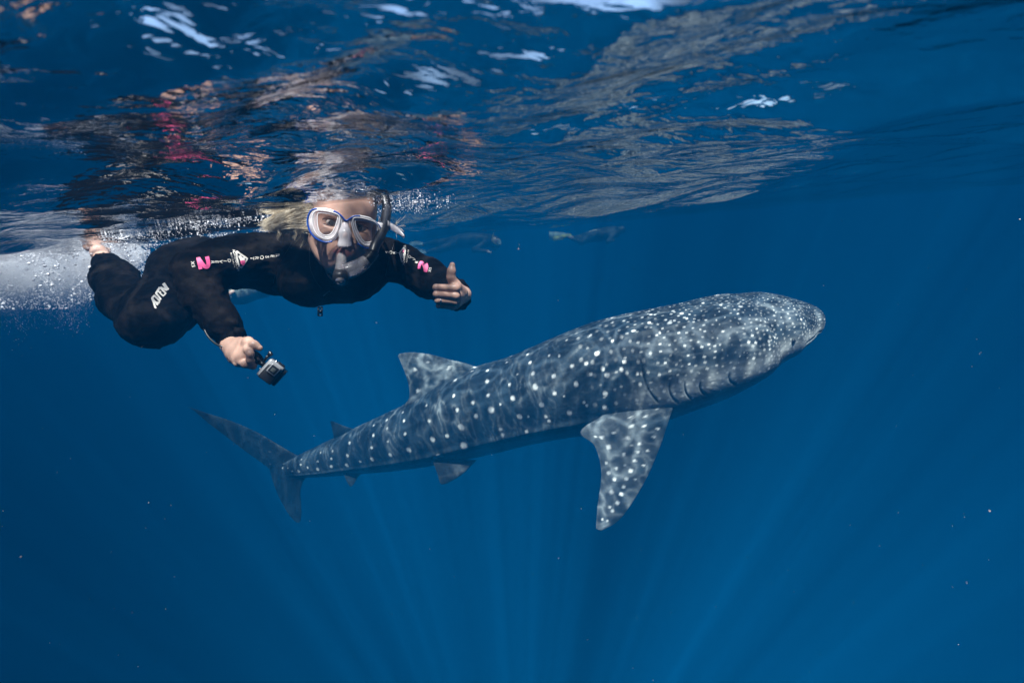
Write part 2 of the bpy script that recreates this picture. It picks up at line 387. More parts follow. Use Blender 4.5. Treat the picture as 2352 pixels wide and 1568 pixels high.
# end caps: collapse first and last ring
Vb[idx[0]] = C[0]; Vb[idx[-1]] = C[-1]
VV = [Vb]; QQ = [Qb]; KIND = [np.zeros(len(Vb))]; SP = [S2.reshape(-1)]; TPm = [T2.reshape(-1)]
def fin(lead, trail, thick, nrm_hint, ns=90, nc=60, kind=1):
    """aerofoil section fin lofted from leading and trailing edge curves (3D points root->tip)"""
    L = spline(lead, ns); G = spline(trail, ns); out = []
    for i in range(ns):
        ch = G[i]-L[i]; c = np.linalg.norm(ch); e = ch/(c+1e-9)
        n = np.array(nrm_hint, float); n = n-e*(n@e); n /= np.linalg.norm(n)
        f = i/(ns-1); th = thick*(1-f)**.8+.006
        th = min(th, .16*c+.002)
        for k in range(nc):
            a = 2*math.pi*k/nc; xx = .5*(1-math.cos(a)); yy = math.sin(a)
            prof = (1.0*math.sqrt(max(xx, 0))*(1-xx)+.03*(1-xx))*1.6
            out.append(L[i]+ch*xx+n*(math.copysign(1, yy) if abs(yy) > 1e-9 else 0)*th*prof*.5)
    out = np.array(out); ii = np.arange(ns*nc).reshape(ns, nc)
    q = np.stack([ii[:-1], np.roll(ii, -1, 1)[:-1], np.roll(ii, -1, 1)[1:], ii[1:]], -1).reshape(-1, 4)
    tipc = out[ii[-1]].mean(0); out[ii[-1]] = tipc
    o = sum(len(v) for v in VV); VV.append(out); QQ.append(q+o); KIND.append(np.full(len(out), kind))
    SP.append(np.repeat(np.linspace(0, 1, ns), nc)); TPm.append(np.tile(np.linspace(0, 1, nc), ns))
SN = np.array(SDv[Ns//2])
# near pectoral fin, hanging
fin([A(1562, 850, 2.92), A(1556, 900, 2.84), A(1536, 965, 2.80), A(1512, 1035, 2.77), A(1478, 1110, 2.73), A(1425, 1190, 2.70), A(1380, 1218, 2.67)],
    [A(1465, 865, 2.98), A(1405, 938, 2.90), A(1334, 989, 2.87), A(1366, 1024, 2.84), A(1381, 1085, 2.80), A(1372, 1165, 2.72), A(1369, 1214, 2.67)], .10, SN*.9+np.array(Up)*.35+np.array(T[0])*.1, ns=160, nc=80)
# far pectoral fin, only its tip could show below
fin([A(1600, 860, 3.6), A(1590, 900, 3.9), A(1570, 930, 4.3)], [A(1460, 890, 3.6), A(1480, 920, 3.9), A(1540, 945, 4.3)], .07, np.array(Up), ns=40, nc=30)
# first dorsal
UF = np.array(Up)
fin([A(1150, 872, 3.62), A(1085, 839, 3.72), A(1035, 826, 3.78), A(990, 814, 3.83), A(948, 809, 3.88), A(920, 812, 3.9), A(914, 818, 3.91)],
    [A(985, 930, 3.86), A(933, 932, 3.90), A(940, 912, 3.90), A(939, 885, 3.91), A(928, 850, 3.91), A(918, 826, 3.91), A(915, 820, 3.91)], .07, SN)
# second dorsal
fin([A(860, 1000, 4.48), A(815, 986, 4.5), A(785, 976, 4.54), A(764, 967, 4.58), A(759, 968, 4.6)],
    [A(775, 1030, 4.6), A(768, 1020, 4.62), A(766, 1000, 4.62), A(762, 980, 4.61), A(759, 970, 4.6)], .04, SN)
# pelvic and anal
fin([A(1095, 1056, 3.7), A(1080, 1071, 3.66), A(1060, 1090, 3.62), A(1030, 1108, 3.6), A(1016, 1112, 3.6)],
    [A(990, 1050, 3.8), A(1002, 1080, 3.7), A(1007, 1095, 3.63), A(1011, 1108, 3.6), A(1014, 1112, 3.6)], .04, SN*.8+UF*.5)
fin([A(835, 1082, 4.5), A(822, 1096, 4.5), A(812, 1112, 4.5), A(806, 1117, 4.5)], [A(785, 1080, 4.55), A(792, 1094, 4.52), A(798, 1108, 4.5), A(804, 1117, 4.5)], .03, SN)
# tail fin: long upper lobe, shorter lower lobe
fin([A(735, 1052, 4.85), A(690, 1048, 5.02), A(645, 1024, 5.12), (A(590, 992, 5.2)), A(530, 966, 5.3), A(480, 950, 5.38), A(445, 938, 5.42), A(431, 934, 5.44)],
    [A(680, 1100, 5.05), A(640, 1094, 5.12), A(610, 1069, 5.16), A(567, 1038, 5.22), A(517, 1000, 5.3), A(476, 969, 5.38), A(445, 942, 5.42), A(431, 935, 5.44)], .05, SN)
fin([A(735, 1070, 4.85), A(700, 1100, 4.98), A(690, 1130, 5.05), A(692, 1160, 5.08), A(692, 1188, 5.1), A(688, 1200, 5.1)],
    [A(615, 1062, 5.15), A(624, 1095, 5.14), A(636, 1130, 5.12), A(652, 1162, 5.11), A(669, 1188, 5.1), A(683, 1200, 5.1)], .045, SN)
Vs = np.vstack(VV); Qs = np.vstack(QQ); KD = np.concatenate(KIND); Sp = np.concatenate(SP); Tp = np.concatenate(TPm)
# ---- skin colour: slate back, pale belly, cream spots and fine pale streaks that belong to the animal
base = np.array([.016, .030, .046]); pale = np.array([.30, .33, .34]); cream = np.array([.86, .86, .83])
nbody = len(VV[0]); Tmb = np.where(Tp[:nbody] > math.pi, 2*math.pi-Tp[:nbody], Tp[:nbody])
ub = np.interp(Sp[:nbody], sv, Ssm)/1.0; rb = np.interp(Sp[:nbody], sv, (ha+hb)/2)
q3 = np.stack([ub, Tmb*rb*1.0, np.where(Tp[:nbody] > math.pi, 9., 0.)], -1)
w1 = np.stack([fbm(q3*7, 3), fbm(q3*7+5, 4)], -1)-.5
tail_side = np.clip((ub/BL-.28)/.12, 0, 1)
# behind the gills the streaks run round the body, on the head along it
qa = np.stack([(q3[:, 0]+w1[:, 0]*.10)*24, (q3[:, 1]+w1[:, 1]*.06)*6, q3[:, 2]], -1)
qb = np.stack([(q3[:, 0]+w1[:, 0]*.05)*9, (q3[:, 1]+w1[:, 1]*.05)*26, q3[:, 2]], -1)
def lines(q, sd, pw=9): return (1-np.abs(2*fbm(q, sd, 2)-1))**pw
ln = lines(qa, 21)*tail_side+lines(qb, 31)*(1-tail_side)*.8
blot = np.clip((fbm(q3*5.5, 41)-.45)*3, 0, 1)
mtl = np.zeros(len(Vs)); mtl[:nbody] = np.clip(ln*(.25+.6*blot)+.06*blot, 0, 1)*.75
qf = Vs[nbody:]; mtl[nbody:] = lines(qf*14, 51, 7)*.5+.25*np.clip((fbm(qf*7, 52)-.42)*4, 0, 1)
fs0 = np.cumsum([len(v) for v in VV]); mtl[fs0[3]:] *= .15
grime = np.zeros(len(Vs)); grime[:nbody] = fbm(q3*30, 61); grime[nbody:] = fbm(qf*30, 62)
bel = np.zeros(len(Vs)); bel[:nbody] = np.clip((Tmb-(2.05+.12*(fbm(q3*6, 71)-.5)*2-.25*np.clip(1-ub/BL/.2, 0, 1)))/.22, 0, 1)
lower_blot = np.zeros(len(Vs)); 
# spots: traced main ones, then rows of smaller ones over the head
def z3(l): return [(861.3+x*.4639, 631.6+y*.4639, r*.4639) for x, y, r in l]
def z5(l): return [(402+x*.3174, 775+y*.3174, r*.3174) for x, y, r in l]
sp_px = z3([(265,430,6),(368,460,7),(200,468,9),(397,520,11),(212,573,10),(390,597,8),(480,475,7),(557,472,8),(555,525,10),(560,595,9),(484,630,9),(407,667,9),(575,668,15),(500,697,11),(254,645,6),(268,720,9),(427,752,17),(285,813,14),(440,845,20),(320,895,18),(300,905,14),(622,762,9),(632,790,9),(167,865,14),(75,888,9),(150,785,7),(357,795,10),(138,680,5),(143,720,5),(652,432,7),(667,542,8),(682,607,12),(715,700,13),(755,393,7),(768,432,8),(782,488,10),(793,554,14),(825,642,12),(845,700,9),(862,722,9),(750,775,9),(862,397,7),(884,500,11),(890,585,10),(962,682,13),(912,400,6),(975,450,10),(996,540,12),(1068,298,8),(1003,312,6),(1046,437,10),(1100,388,12),(1068,490,9),(1128,464,10),(1149,495,12),(1140,587,12),(1137,655,11),(1035,630,7),(1048,645,7),(1175,325,7),(1220,467,10),(1234,429,10),(1280,275,11),(1358,235,9),(1460,236,11),(1252,232,6),(1175,235,7),(1322,210,7),(1355,178,6),(1460,157,6),(1482,225,7),(1543,215,7),(1480,147,7),(1625,140,6),(1810,155,9),(1295,620,9),(1338,697,8),(1268,748,8),(1268,705,7),(1336,748,8),(948,322,6),(1300,490,7),(1410,285,6),(760,700,5),(935,600,5),(705,490,5),(620,640,5),
 (1122,803,9),(1246,806,9),(1313,835,8),(1157,850,11),(1275,843,6),(1231,888,9),(1300,875,8),(1145,930,7),(1285,918,8),(1196,955,8),(1265,967,11),(1157,978,9),(1184,1010,9),(1246,1008,9),(1231,1047,9),(1170,1074,10),(1219,1084,9),(1200,1126,10),(1162,1148,8),(1175,1165,8),(1238,942,5),(1125,1208,6),(1150,1215,5),(1400,760,7),(1380,800,7),(1350,870,6),(1330,940,6),(1290,1010,6),(1090,800,6),(1180,780,6)])
sp_px += z5([(1648,540,8),(1532,597,8),(1657,602,10),(1438,635,9),(1435,705,11),(1535,657,9),(1540,752,8),(1665,698,11),(1423,795,11),(1262,762,11),(1248,852,12),(1243,922,15),(1558,848,14),(1340,897,10),(1132,875,9),(1132,932,12),(1140,820,7),(1033,895,9),(1033,952,13),(1053,832,6),(960,940,9),(910,918,7),(895,967,10),(917,880,5),(850,965,6),(815,943,5),(780,943,5),(1427,880,17),(1740,232,12),(1832,177,9),(1985,217,10),(613,792,5),(687,826,5),(735,920,5),(688,915,5),(560,760,4),(640,860,4)])
bvh = BVHTree.FromPolygons([tuple(v) for v in Vs], [tuple(int(i) for i in f) for f in Qs])
centers = []
for x, y, r in sp_px:
    d = at(x, y, 1.0).normalized(); h = bvh.ray_cast(Vector((0, 0, 0)), d)
    if h[0] is not None: centers.append((np.array(h[0]), r*(h[0].dot(Fw))/FPX*.95))
spot = np.zeros(len(Vs))
def stamp(c, r, amp=1.0, pool=None):
    P_ = Vs if pool is None else Vs[pool]
    m = np.all(np.abs(P_-c) < r*1.8, axis=1); ii = np.nonzero(m)[0]
    if len(ii) == 0: return
    if pool is not None: ii = pool[ii]
    d = np.linalg.norm(Vs[ii]-c, axis=1)/r
    d = d*(1+.25*(vnoise(Vs[ii]*55, 5)-.5)*2*.6)
    spot[ii] = np.maximum(spot[ii], amp*np.clip((1.25-d)/.5, 0, 1))
for c, r in centers:
    stamp(c, r)
    # the same spot on the far flank
    j = int(np.argmin(np.linalg.norm(C-c, axis=1))); s_ = (c-C[j])@SDv[j]; stamp(c-2*s_*SDv[j], r*1.2)
hs = np.array([0, .03, .08, .15, .22, .30, .40, .55]); hp = np.array([.020, .025, .034, .045, .060, .085, .2, .3])
u = .012; row = 0; pr = np.random.RandomState(5)
while u < BL*.30:
    j = int(np.searchsorted(Ssm, u)); sfr = u/BL; stp_ = float(np.interp(sfr, hs, hp)); circ = math.pi*(ha[j]+hb[j])*.62
    n = max(4, int(circ*.5/stp_)); 
    for sidek in (0, 1):
        for q in range(n):
            th = (q+.5*(row % 2)+pr.uniform(-.22, .22))/n*2.0
            if th > 2.0 or th < .05: continue
            if sidek: th = 2*math.pi-th
            jj = min(Ns-1, max(0, int(np.searchsorted(Ssm, u+pr.uniform(-.25, .25)*stp_)))); tk = int(th/(2*math.pi)*Nt) % Nt
            stamp(Vb[idx[jj, tk]], stp_*pr.uniform(.10, .22 if sfr < .12 else .17), pr.uniform(.35, 1)**1.3*(1 if sfr < .2 else max(.3, 1-(sfr-.2)*7)))
    u += stp_*.85; row += 1
col = base[None]*(1+.5*(grime[:, None]-.5))+(pale-base)[None]*mtl[:, None]
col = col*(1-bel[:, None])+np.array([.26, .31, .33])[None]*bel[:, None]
lw_ = np.zeros(len(Vs)); ubn = ub/BL
lw_[:nbody] = np.exp(-((Tmb-1.72)/.22)**2)*np.clip((.16-np.abs(ubn-.12))/.06, 0, 1)*np.clip(.35+fbm(q3*16, 91), 0, 1)
col = col+(np.array([.55, .57, .56])[None]-col)*(lw_*.62)[:, None]
col = col+(cream[None]-col)*np.clip(spot, 0, 1)[:, None]*.95
col[fs0[3]:] = col[fs0[3]:]*.22+np.array([.002, .004, .006])  # rear fins and tail: dark slate, with shade put into the colour
drk = np.zeros(len(Vs)); drk[:nbody] = np.maximum(gm.reshape(-1), mo.reshape(-1)*.9)
col = col*(1-.85*drk[:, None])
sm = bpy.data.materials.new('shark_skin'); sm.use_nodes = True; sb = sm.node_tree.nodes['Principled BSDF']
ca = nd(sm, 'ShaderNodeVertexColor', layer_name='Col'); lk(sm, ca.outputs[0], sb.inputs['Base Color'])
sb.inputs['Roughness'].default_value = .55; sb.inputs['Specular IOR Level'].default_value = .25
tcs = nd(sm, 'ShaderNodeTexCoord'); ns_ = nd(sm, 'ShaderNodeTexNoise', i_Scale=28, i_Detail=6); lk(sm, tcs.outputs['Object'], ns_.inputs['Vector'])
bs = nd(sm, 'ShaderNodeBump', i_Strength=.5, i_Distance=.012); lk(sm, ns_.outputs[0], bs.inputs['Height']); lk(sm, bs.outputs[0], sb.inputs['Normal'])
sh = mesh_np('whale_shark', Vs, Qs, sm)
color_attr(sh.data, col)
tag(sh, 'huge dark whale shark covered in white spots swimming to the right below the snorkeller', 'whale shark')
eye_mb = MB(); h = bvh.ray_cast(Vector((0, 0, 0)), at(1822, 783, 1).normalized())
if h[0] is not None:
    c = np.array(h[0]); v = []; f = []
    for i in range(7):
        for k in range(12):
            a = math.pi*i/6; b = 2*math.pi*k/12; v.append(c+.013*np.array([math.sin(a)*math.cos(b), math.sin(a)*math.sin(b), math.cos(a)]))
    for i in range(6):
        for k in range(12): f.append((i*12+k, i*12+(k+1) % 12, (i+1)*12+(k+1) % 12, (i+1)*12+k))
    eye_mb.add(v, f); eye_mb.build('eye', M['lens_dark'], sh)

A = _A
# ------------------------------------------------------------------ the snorkeller
def RP(rpx, D): return rpx*D/FPX
person = link(bpy.data.objects.new('person', None)); person.location = (0, 0, 0)
tag(person, 'blonde woman snorkelling in a black wetsuit and giving a thumbs up', 'person')
# head frame: origin at the bridge of the nose
ZS = .2551*.5742                                    # zoomed trace pixel -> picture pixel
def zp(x, y): return (1200*.5742+x*ZS, 780*.5742+y*ZS)
HD = 1.08; bx_, by_ = zp(722, 400)
HO = A(bx_, by_, HD)
view = -HO/np.linalg.norm(HO)
ru = np.array(Up)*math.cos(R(7))+np.array(Rt)*math.sin(R(7))
hy = view.copy(); hz_ = ru-hy*(ru@hy); hz_ /= np.linalg.norm(hz_); hx = np.cross(hz_, hy)*-1
if hx@np.array(Rt) < 0: hx = -hx
# the face is turned a little to the picture's right and tips slightly down
hy = hy*math.cos(R(4))+hx*math.sin(R(4)); hx = np.cross(hy, hz_); hx = hx if hx@np.array(Rt) > 0 else -hx
HAX = np.array([hx, hy, hz_])
def H(x, y, z): return HO+hx*x+hy*y+hz_*z
def HW(V): return HO+np.asarray(V)@HAX
# ---- skin: head, neck and upper chest
fh = Field(H(0, -.09, -.04)-np.array([.20, .22, .26]), H(0, -.09, -.04)+np.array([.20, .22, .22]), .0019)
EA = HAX
fh.ell(H(0, -.095, .028), (.074, .094, .088), EA, k=.01)           # skull
fh.ell(H(0, -.045, .022), (.062, .052, .060), EA, k=.03)           # forehead
fh.ell(H(0, -.052, -.045), (.060, .052, .066), EA, k=.03)          # cheeks
for s in (-1, 1): fh.ell(H(s*.040, -.030, -.036), (.024, .022, .022), EA, k=.025)
fh.ell(H(0, -.042, -.088), (.040, .042, .036), EA, k=.03)          # jaw
fh.ell(H(0, -.020, -.112), (.019, .018, .015), EA, k=.022)         # chin
for s in (-1, 1): fh.cone(H(s*.056, -.085, -.062), H(s*.022, -.026, -.108), .018, .012, k=.03)
for s in (-1, 1): fh.cone(H(s*.012, -.012, .008), H(s*.045, -.024, .010), .009, .007, k=.015)   # brow
for s in (-1, 1): fh.ell(H(s*.032, -.002, -.012), (.015, .010, .0075), EA, k=.010, mode='d')       # sockets
fh.cone(H(0, -.010, -.002), H(0, .012, -.036), .007, .010, k=.012)                                # nose
for s in (-1, 1): fh.ell(H(s*.010, .004, -.040), (.007, .009, .006), EA, k=.007)
fh.ell(H(0, -.006, -.074), (.026, .014, .018), EA, k=.018)          # muzzle
fh.cone(H(0, .001, -.052), H(0, .004, -.060), .0035, .003, k=.006)
for s in (-1, 1): fh.ell(H(s*.076, -.098, -.018), (.008, .019, .030), EA, k=.006)
NB = A(815, 625, 1.33)
fh.cone(H(0, -.088, -.060), NB, .054, .054, k=.04)
fh.cone(H(0, -.066, -.085), A(785, 640, 1.295), .036, .036, k=.03)
Vh, Qh = fh.mesh()
loc = (Vh-HO)@HAX.T
skinmesh = [(Vh, Qh)]
# ---- left hand: thumbs up
def lz(x, y): return (947.5+x*.1282, 545.5+y*.1282)
def L(x, y, D): return A(*lz(x, y), D)
HR = .1282*1.14/FPX
fl_ = Field(L(640, 900, 1.17)-.10, L(640, 900, 1.17)+.12, .0012)
rz = lambda r: r*HR
wrist = L(900, 1020, 1.245)
fl_.cone(wrist, L(905, 990, 1.30), rz(125), rz(140), k=.02)
for kx, ky, kd in ((800, 890, 1.150), (812, 1030, 1.152), (806, 1140, 1.160), (770, 1230, 1.17)):
    fl_.cone(wrist, L(kx, ky, kd+.012), rz(95), rz(62), k=.018)
for (kx, ky, kd), (px_, py_, pd), r0 in (((770, 905, 1.145), (425, 898, 1.125), 64), ((770, 1045, 1.147), (425, 1018, 1.124), 60), ((760, 1150, 1.155), (450, 1128, 1.130), 56), ((720, 1240, 1.165), (468, 1222, 1.140), 49)):
    a = L(kx, ky, kd); b = L(px_, py_, pd); c = L(px_+45, py_+5, pd+.032); d = L(px_+150, py_+8, pd+.040)
    fl_.chain([a, b, c, d], [rz(r0*1.08), rz(r0), rz(r0*.92), rz(r0*.8)], k=.0022)
    fl_.ell(a, (rz(r0*1.2),)*3, k=.006)
fl_.chain([L(860, 960, 1.205), L(755, 850, 1.165), L(690, 715, 1.150), L(697, 600, 1.147), L(712, 492, 1.146)], [rz(120), rz(98), rz(70), rz(60), rz(50)], k=.010)
fl_.ell(L(697, 605, 1.145), (rz(64),)*3, k=.006)
skinmesh.append(fl_.mesh())
# ---- right hand: fist round the camera grip
def gz(x, y): return (470.9+x*.1172, 712+y*.1172)
def G(x, y, D): return A(*gz(x, y), D)
GR = .1172*1.2/FPX; gr = lambda r: r*GR
fg = Field(G(750, 850, 1.21)-.12, G(750, 850, 1.21)+.12, .0013)
wR = G(560, 640, 1.27)
fg.cone(wR, G(480, 520, 1.30), gr(200), gr(210), k=.02)
for kx, ky, kd, r0 in ((850, 770, 1.175, 95), (720, 880, 1.18, 120), (640, 960, 1.19, 105), (560, 880, 1.22, 110), (800, 980, 1.185, 90)):
    fg.cone(wR, G(kx, ky, kd), gr(170), gr(r0), k=.02)
fg.chain([G(700, 640, 1.22), G(850, 620, 1.18), G(960, 680, 1.165), G(1075, 745, 1.165)], [gr(110), gr(82), gr(68), gr(54)], k=.012)     # thumb
fg.chain([G(840, 760, 1.165), G(890, 860, 1.15), G(880, 980, 1.155), G(960, 1010, 1.18)], [gr(74), gr(66), gr(60), gr(52)], k=.006)        # index
fg.chain([G(680, 990, 1.185), G(800, 1060, 1.165), G(940, 1095, 1.175), G(1000, 1040, 1.20)], [gr(74), gr(70), gr(62), gr(54)], k=.006)
fg.chain([G(560, 950, 1.20), G(650, 1040, 1.185), G(790, 1075, 1.205), G(900, 1060, 1.23)], [gr(72), gr(64), gr(56), gr(50)], k=.006)
fg.chain([G(480, 880, 1.225), G(540, 980, 1.215), G(660, 1030, 1.235), G(780, 1020, 1.25)], [gr(66), gr(56), gr(50), gr(44)], k=.006)
skinmesh.append(fg.mesh())
# ---- feet (bare, just under the surface)
def foot(an, toe, up, w=.032):
    f = Field(np.minimum(an, toe)-.10, np.maximum(an, toe)+.10, .003)
    an = np.array(an); toe = np.array(toe); d = toe-an; d /= np.linalg.norm(d); sdv = np.cross(d, up); sdv /= np.linalg.norm(sdv)
    f.cone(an, an+(toe-an)*.55, .028, .024, k=.02); f.cone(an+(toe-an)*.5, toe, .024, .014, k=.02)
    f.ell(an-d*.02, (.026,)*3, k=.02)
    for q in range(5): f.cone(an+(toe-an)*.8+sdv*(q-2)*.014, toe+sdv*(q-2)*.015-d*abs(q-1)*.008, .011, .008 if q else .011, k=.004)
    skinmesh.append(f.mesh())
foot(A(240, 598, 1.62), A(221, 566, 1.70), Up)
foot(A(262, 634, 1.92), A(236, 585, 2.05), Up)
# trunk and limbs inside the suit, joining head, hands and feet
fb = Field((-1.42, .75, -.46), (.16, 2.35, .30), .008)
for p1, p2, r1_, r2_ in (((668,590,1.36),(880,592,1.36),34,28), ((775,615,1.36),(600,605,1.46),50,46), ((600,605,1.46),(440,610,1.54),42,40), ((432,646,1.48),(350,742,1.33),42,36), ((342,740,1.36),(264,645,1.54),32,26), ((264,640,1.54),(243,600,1.62),28,18),
    ((440,640,1.62),(368,728,1.52),30,24), ((368,728,1.52),(262,634,1.92),22,13), ((668,588,1.36),(520,600,1.30),34,34), ((520,600,1.30),(452,622,1.27),34,30), ((452,622,1.27),(468,680,1.26),30,28), ((468,680,1.26),(534,776,1.27),28,16),
    ((880,590,1.36),(985,640,1.36),28,28), ((985,640,1.36),(1058,675,1.25),28,12), ((815,620,1.35),(812,600,1.33),38,36)):
    fb.cone(A(*p1), A(*p2), RP(r1_, p1[2]), RP(r2_, p2[2]), k=.03)
skinmesh.append(fb.mesh())
o = 0; VA = []; QA = []
for v, q in skinmesh: VA.append(v); QA.append(q+o); o += len(v)
body = mesh_np('body', np.vstack(VA), np.vstack(QA), [M['skin'], M['lips']], person)
Lw = (np.vstack(VA)-HO)@HAX.T
Qa = np.vstack(QA); cen = Lw[Qa].mean(1)
lip = (((cen[:, 0]/.021)**2+((cen[:, 2]+.075)/.0068)**2) < 1) & (cen[:, 1] > -.02)
body.data.polygons.foreach_set('material_index', lip.astype(np.int32)); body.data.update()
# eyes and brows
for s in (-1, 1):
    e = MB(); c = H(s*.032, -.0165, -.012); v = []; f = []
    for i in range(9):
        for k in range(16):
            a = math.pi*i/8; b = 2*math.pi*k/16
            v.append(c+.0125*(hx*math.sin(a)*math.cos(b)+hz_*math.sin(a)*math.sin(b)+hy*math.cos(a)))
    for i in range(8):
        for k in range(16): f.append((i*16+k, i*16+(k+1) % 16, (i+1)*16+(k+1) % 16, (i+1)*16+k))
    e.add(v, f); eo = e.build('eye', M['eyewhite'], person)
    e = MB(); v = []; f = []
    ic = c-hx*.0+hx*.001
    for i in range(4):
        for k in range(16):
            a = .50*i/3; b = 2*math.pi*k/16
            v.append(ic+.0131*(hx*math.sin(a)*math.cos(b)+hz_*math.sin(a)*math.sin(b)+hy*math.cos(a)))
    for i in range(3):
        for k in range(16): f.append((i*16+k, i*16+(k+1) % 16, (i+1)*16+(k+1) % 16, (i+1)*16+k))
    e.add(v, f); e.build('iris', M['iris'], eo)
    e = MB(); e.tube([H(s*(.032+.019*math.cos(t)), -.0015+.0035*math.sin(t)-.004*abs(math.cos(t)), -.010+.0085*math.sin(t)) for t in np.linspace(.05, math.pi-.05, 10)], [.0006]+[.0015]*8+[.0006], 6)
    e.build('eyelash', M['brow'], eo)
    e = MB(); e.tube([H(s*(.014+.036*t), .001-.012*t*t, .010+.006*math.sin(t*2.6)) for t in np.linspace(0, 1, 9)], [.0012, .002, .0024, .0024, .0022, .002, .0017, .0012, .0006], 6)
    e.build('eyebrow', M['brow'], person)
# ---- wetsuit
fs = Field((-1.42, .75, -.46), (.16, 2.35, .30), .0052)
def S(px, py, D): return A(px, py, D)
def sc(p1, r1, p2, r2, k=.04): fs.cone(S(*p1), S(*p2), RP(r1, p1[2]), RP(r2, p2[2]), k)
sc((668, 590, 1.36), 46, (880, 592, 1.36), 38)                   # shoulders
sc((700, 600, 1.36), 58, (840, 610, 1.36), 52)
fs.ell(S(775, 622, 1.36), (RP(100, 1.36), RP(60, 1.36), RP(70, 1.36)), [np.array(Rt), np.array(Fw), np.array(Up)], k=.05)
fs.ell(S(700, 655, 1.30), (RP(56, 1.3), .07, RP(50, 1.3)), [np.array(Rt), np.array(Fw), np.array(Up)], k=.05)   # chest
fs.ell(S(800, 638, 1.31), (RP(54, 1.3), .07, RP(44, 1.3)), [np.array(Rt), np.array(Fw), np.array(Up)], k=.05)
sc((760, 620, 1.38), 70, (640, 607, 1.44), 66)
sc((650, 605, 1.44), 66, (550, 600, 1.50), 54)                   # waist
sc((560, 600, 1.49), 54, (455, 612, 1.54), 58)                   # hips
sc((455, 606, 1.54), 56, (425, 625, 1.52), 60)
sc((425, 618, 1.56), 54, (385, 612, 1.58), 38)                   # seat
sc((418, 640, 1.48), 66, (378, 706, 1.38), 60)                   # near thigh
sc((378, 706, 1.38), 60, (352, 738, 1.32), 54)
sc((350, 740, 1.32), 53, (338, 742, 1.34), 50)                   # knee
sc((342, 738, 1.36), 50, (292, 690, 1.46), 47)                   # shin
sc((292, 690, 1.46), 46, (264, 640, 1.54), 39)
sc((264, 640, 1.54), 39, (245, 606, 1.60), 27)
sc((440, 640, 1.62), 46, (368, 728, 1.52), 38, .02)                   # far leg
sc((368, 728, 1.52), 38, (272, 655, 1.85), 22, .02)
# image-left arm (her right)
sc((668, 588, 1.36), 48, (590, 588, 1.33), 46, .03)
sc((590, 588, 1.33), 46, (520, 600, 1.30), 50, .03)
sc((520, 600, 1.30), 50, (452, 620, 1.27), 46, .03)
sc((450, 622, 1.27), 44, (468, 680, 1.26), 42, .03)
sc((468, 680, 1.26), 42, (505, 735, 1.255), 36, .03)
sc((505, 735, 1.255), 37, (530, 770, 1.265), 31, .02)
for px_, py_, d_, r_ in ((536, 742, 1.235, 11), (548, 762, 1.23, 9), (520, 792, 1.24, 9), (548, 780, 1.24, 8)): fs.ell(S(px_, py_, d_), (RP(r_, 1.25),)*3, k=.012)
for q in range(7):                                                 # folds round the cuff
    a = q/7*2*math.pi
fs.cone(S(512, 790, 1.25), S(560, 768, 1.24), RP(7, 1.25), RP(6, 1.25), .015)
# image-right arm (her left)
sc((880, 590, 1.36), 40, (925, 606, 1.36), 40, .03)
sc((925, 606, 1.36), 40, (985, 640, 1.36), 41, .03)
sc((985, 640, 1.36), 40, (1046, 676, 1.262), 33, .03)
for q in range(12):
    a = q/12*2*math.pi
    rr_ = 30+3*math.sin(q*2.7); fs.ell(S(1047+rr_*math.cos(a)*.95, 678+rr_*math.sin(a), 1.252), (RP(6+1.5*math.sin(q*1.9), 1.25),)*3, k=.012)
fs.cone(S(1066, 676, 1.25), S(1076, 680, 1.245), RP(8, 1.25), RP(6, 1.25), .01)
fs.cone(S(1058, 696, 1.25), S(1064, 706, 1.245), RP(8, 1.25), RP(6, 1.25), .01)
# collar
neckm = NB*.42+H(0, -.088, -.060)*.58
fs.cone(NB, neckm, .062, .060, k=.03); fs.cone(A(785, 640, 1.295), (A(785, 640, 1.295)*.4+H(0, -.066, -.085)*.6), .043, .042, k=.025)
fs.cone(H(0, -.09, -.06), H(0, -.10, .3), .085, .2, k=.004, mode='d')
def wedge(p, r, q, r2): fs.cone(S(*p), S(*q), RP(r, p[2]), RP(r2, q[2]), .006, 'd')
wedge((757, 668, 1.22), 2, (764, 615, 1.22), 25)
wedge((764, 615, 1.22), 25, (800, 550, 1.24), 66)
wedge((802, 560, 1.16), 56, (806, 545, 1.30), 64)
# hand openings
fs.cone(L(900, 1020, 1.235), L(850, 1000, 1.16), rz(170), rz(260), .004, 'd')
fs.cone(G(640, 720, 1.235), G(760, 860, 1.20), gr(170), gr(300), .004, 'd')
fs.cone(S(243, 598, 1.61), S(225, 560, 1.70), RP(22, 1.6), RP(40, 1.6), .004, 'd')
Vw, Qw = fs.mesh()
# soft folds in the rubber
Nn = np.zeros_like(Vw); fn = np.cross(Vw[Qw[:, 1]]-Vw[Qw[:, 0]], Vw[Qw[:, 2]]-Vw[Qw[:, 0]])
for k in range(4): np.add.at(Nn, Qw[:, k], fn)
Nn /= np.linalg.norm(Nn, axis=1)[:, None]+1e-12
Vw = Vw+Nn*((fbm(Vw*np.array([22, 22, 30])+3*fbm(Vw*9, 8)[:, None], 9)-.5)*.014+(fbm(Vw*np.array([60, 60, 45])+2*fbm(Vw*20, 3)[:, None], 12, 2)-.5)*.005)[:, None]
suit = mesh_np('wetsuit', Vw, Qw, M['neoprene'], person)
sbvh = BVHTree.FromPolygons([tuple(v) for v in Vw], [tuple(int(i) for i in f) for f in Qw])
def onsuit(px, py, off=.0012):
    h = sbvh.ray_cast(Vector((0, 0, 0)), at(px, py, 1).normalized())
    if h[0] is None: return None
    n = h[1] if h[1].dot(h[0]) < 0 else -h[1]
    return h[0]+n*off
def subdiv2d(pts, tris, mlen):
    return pts, tris
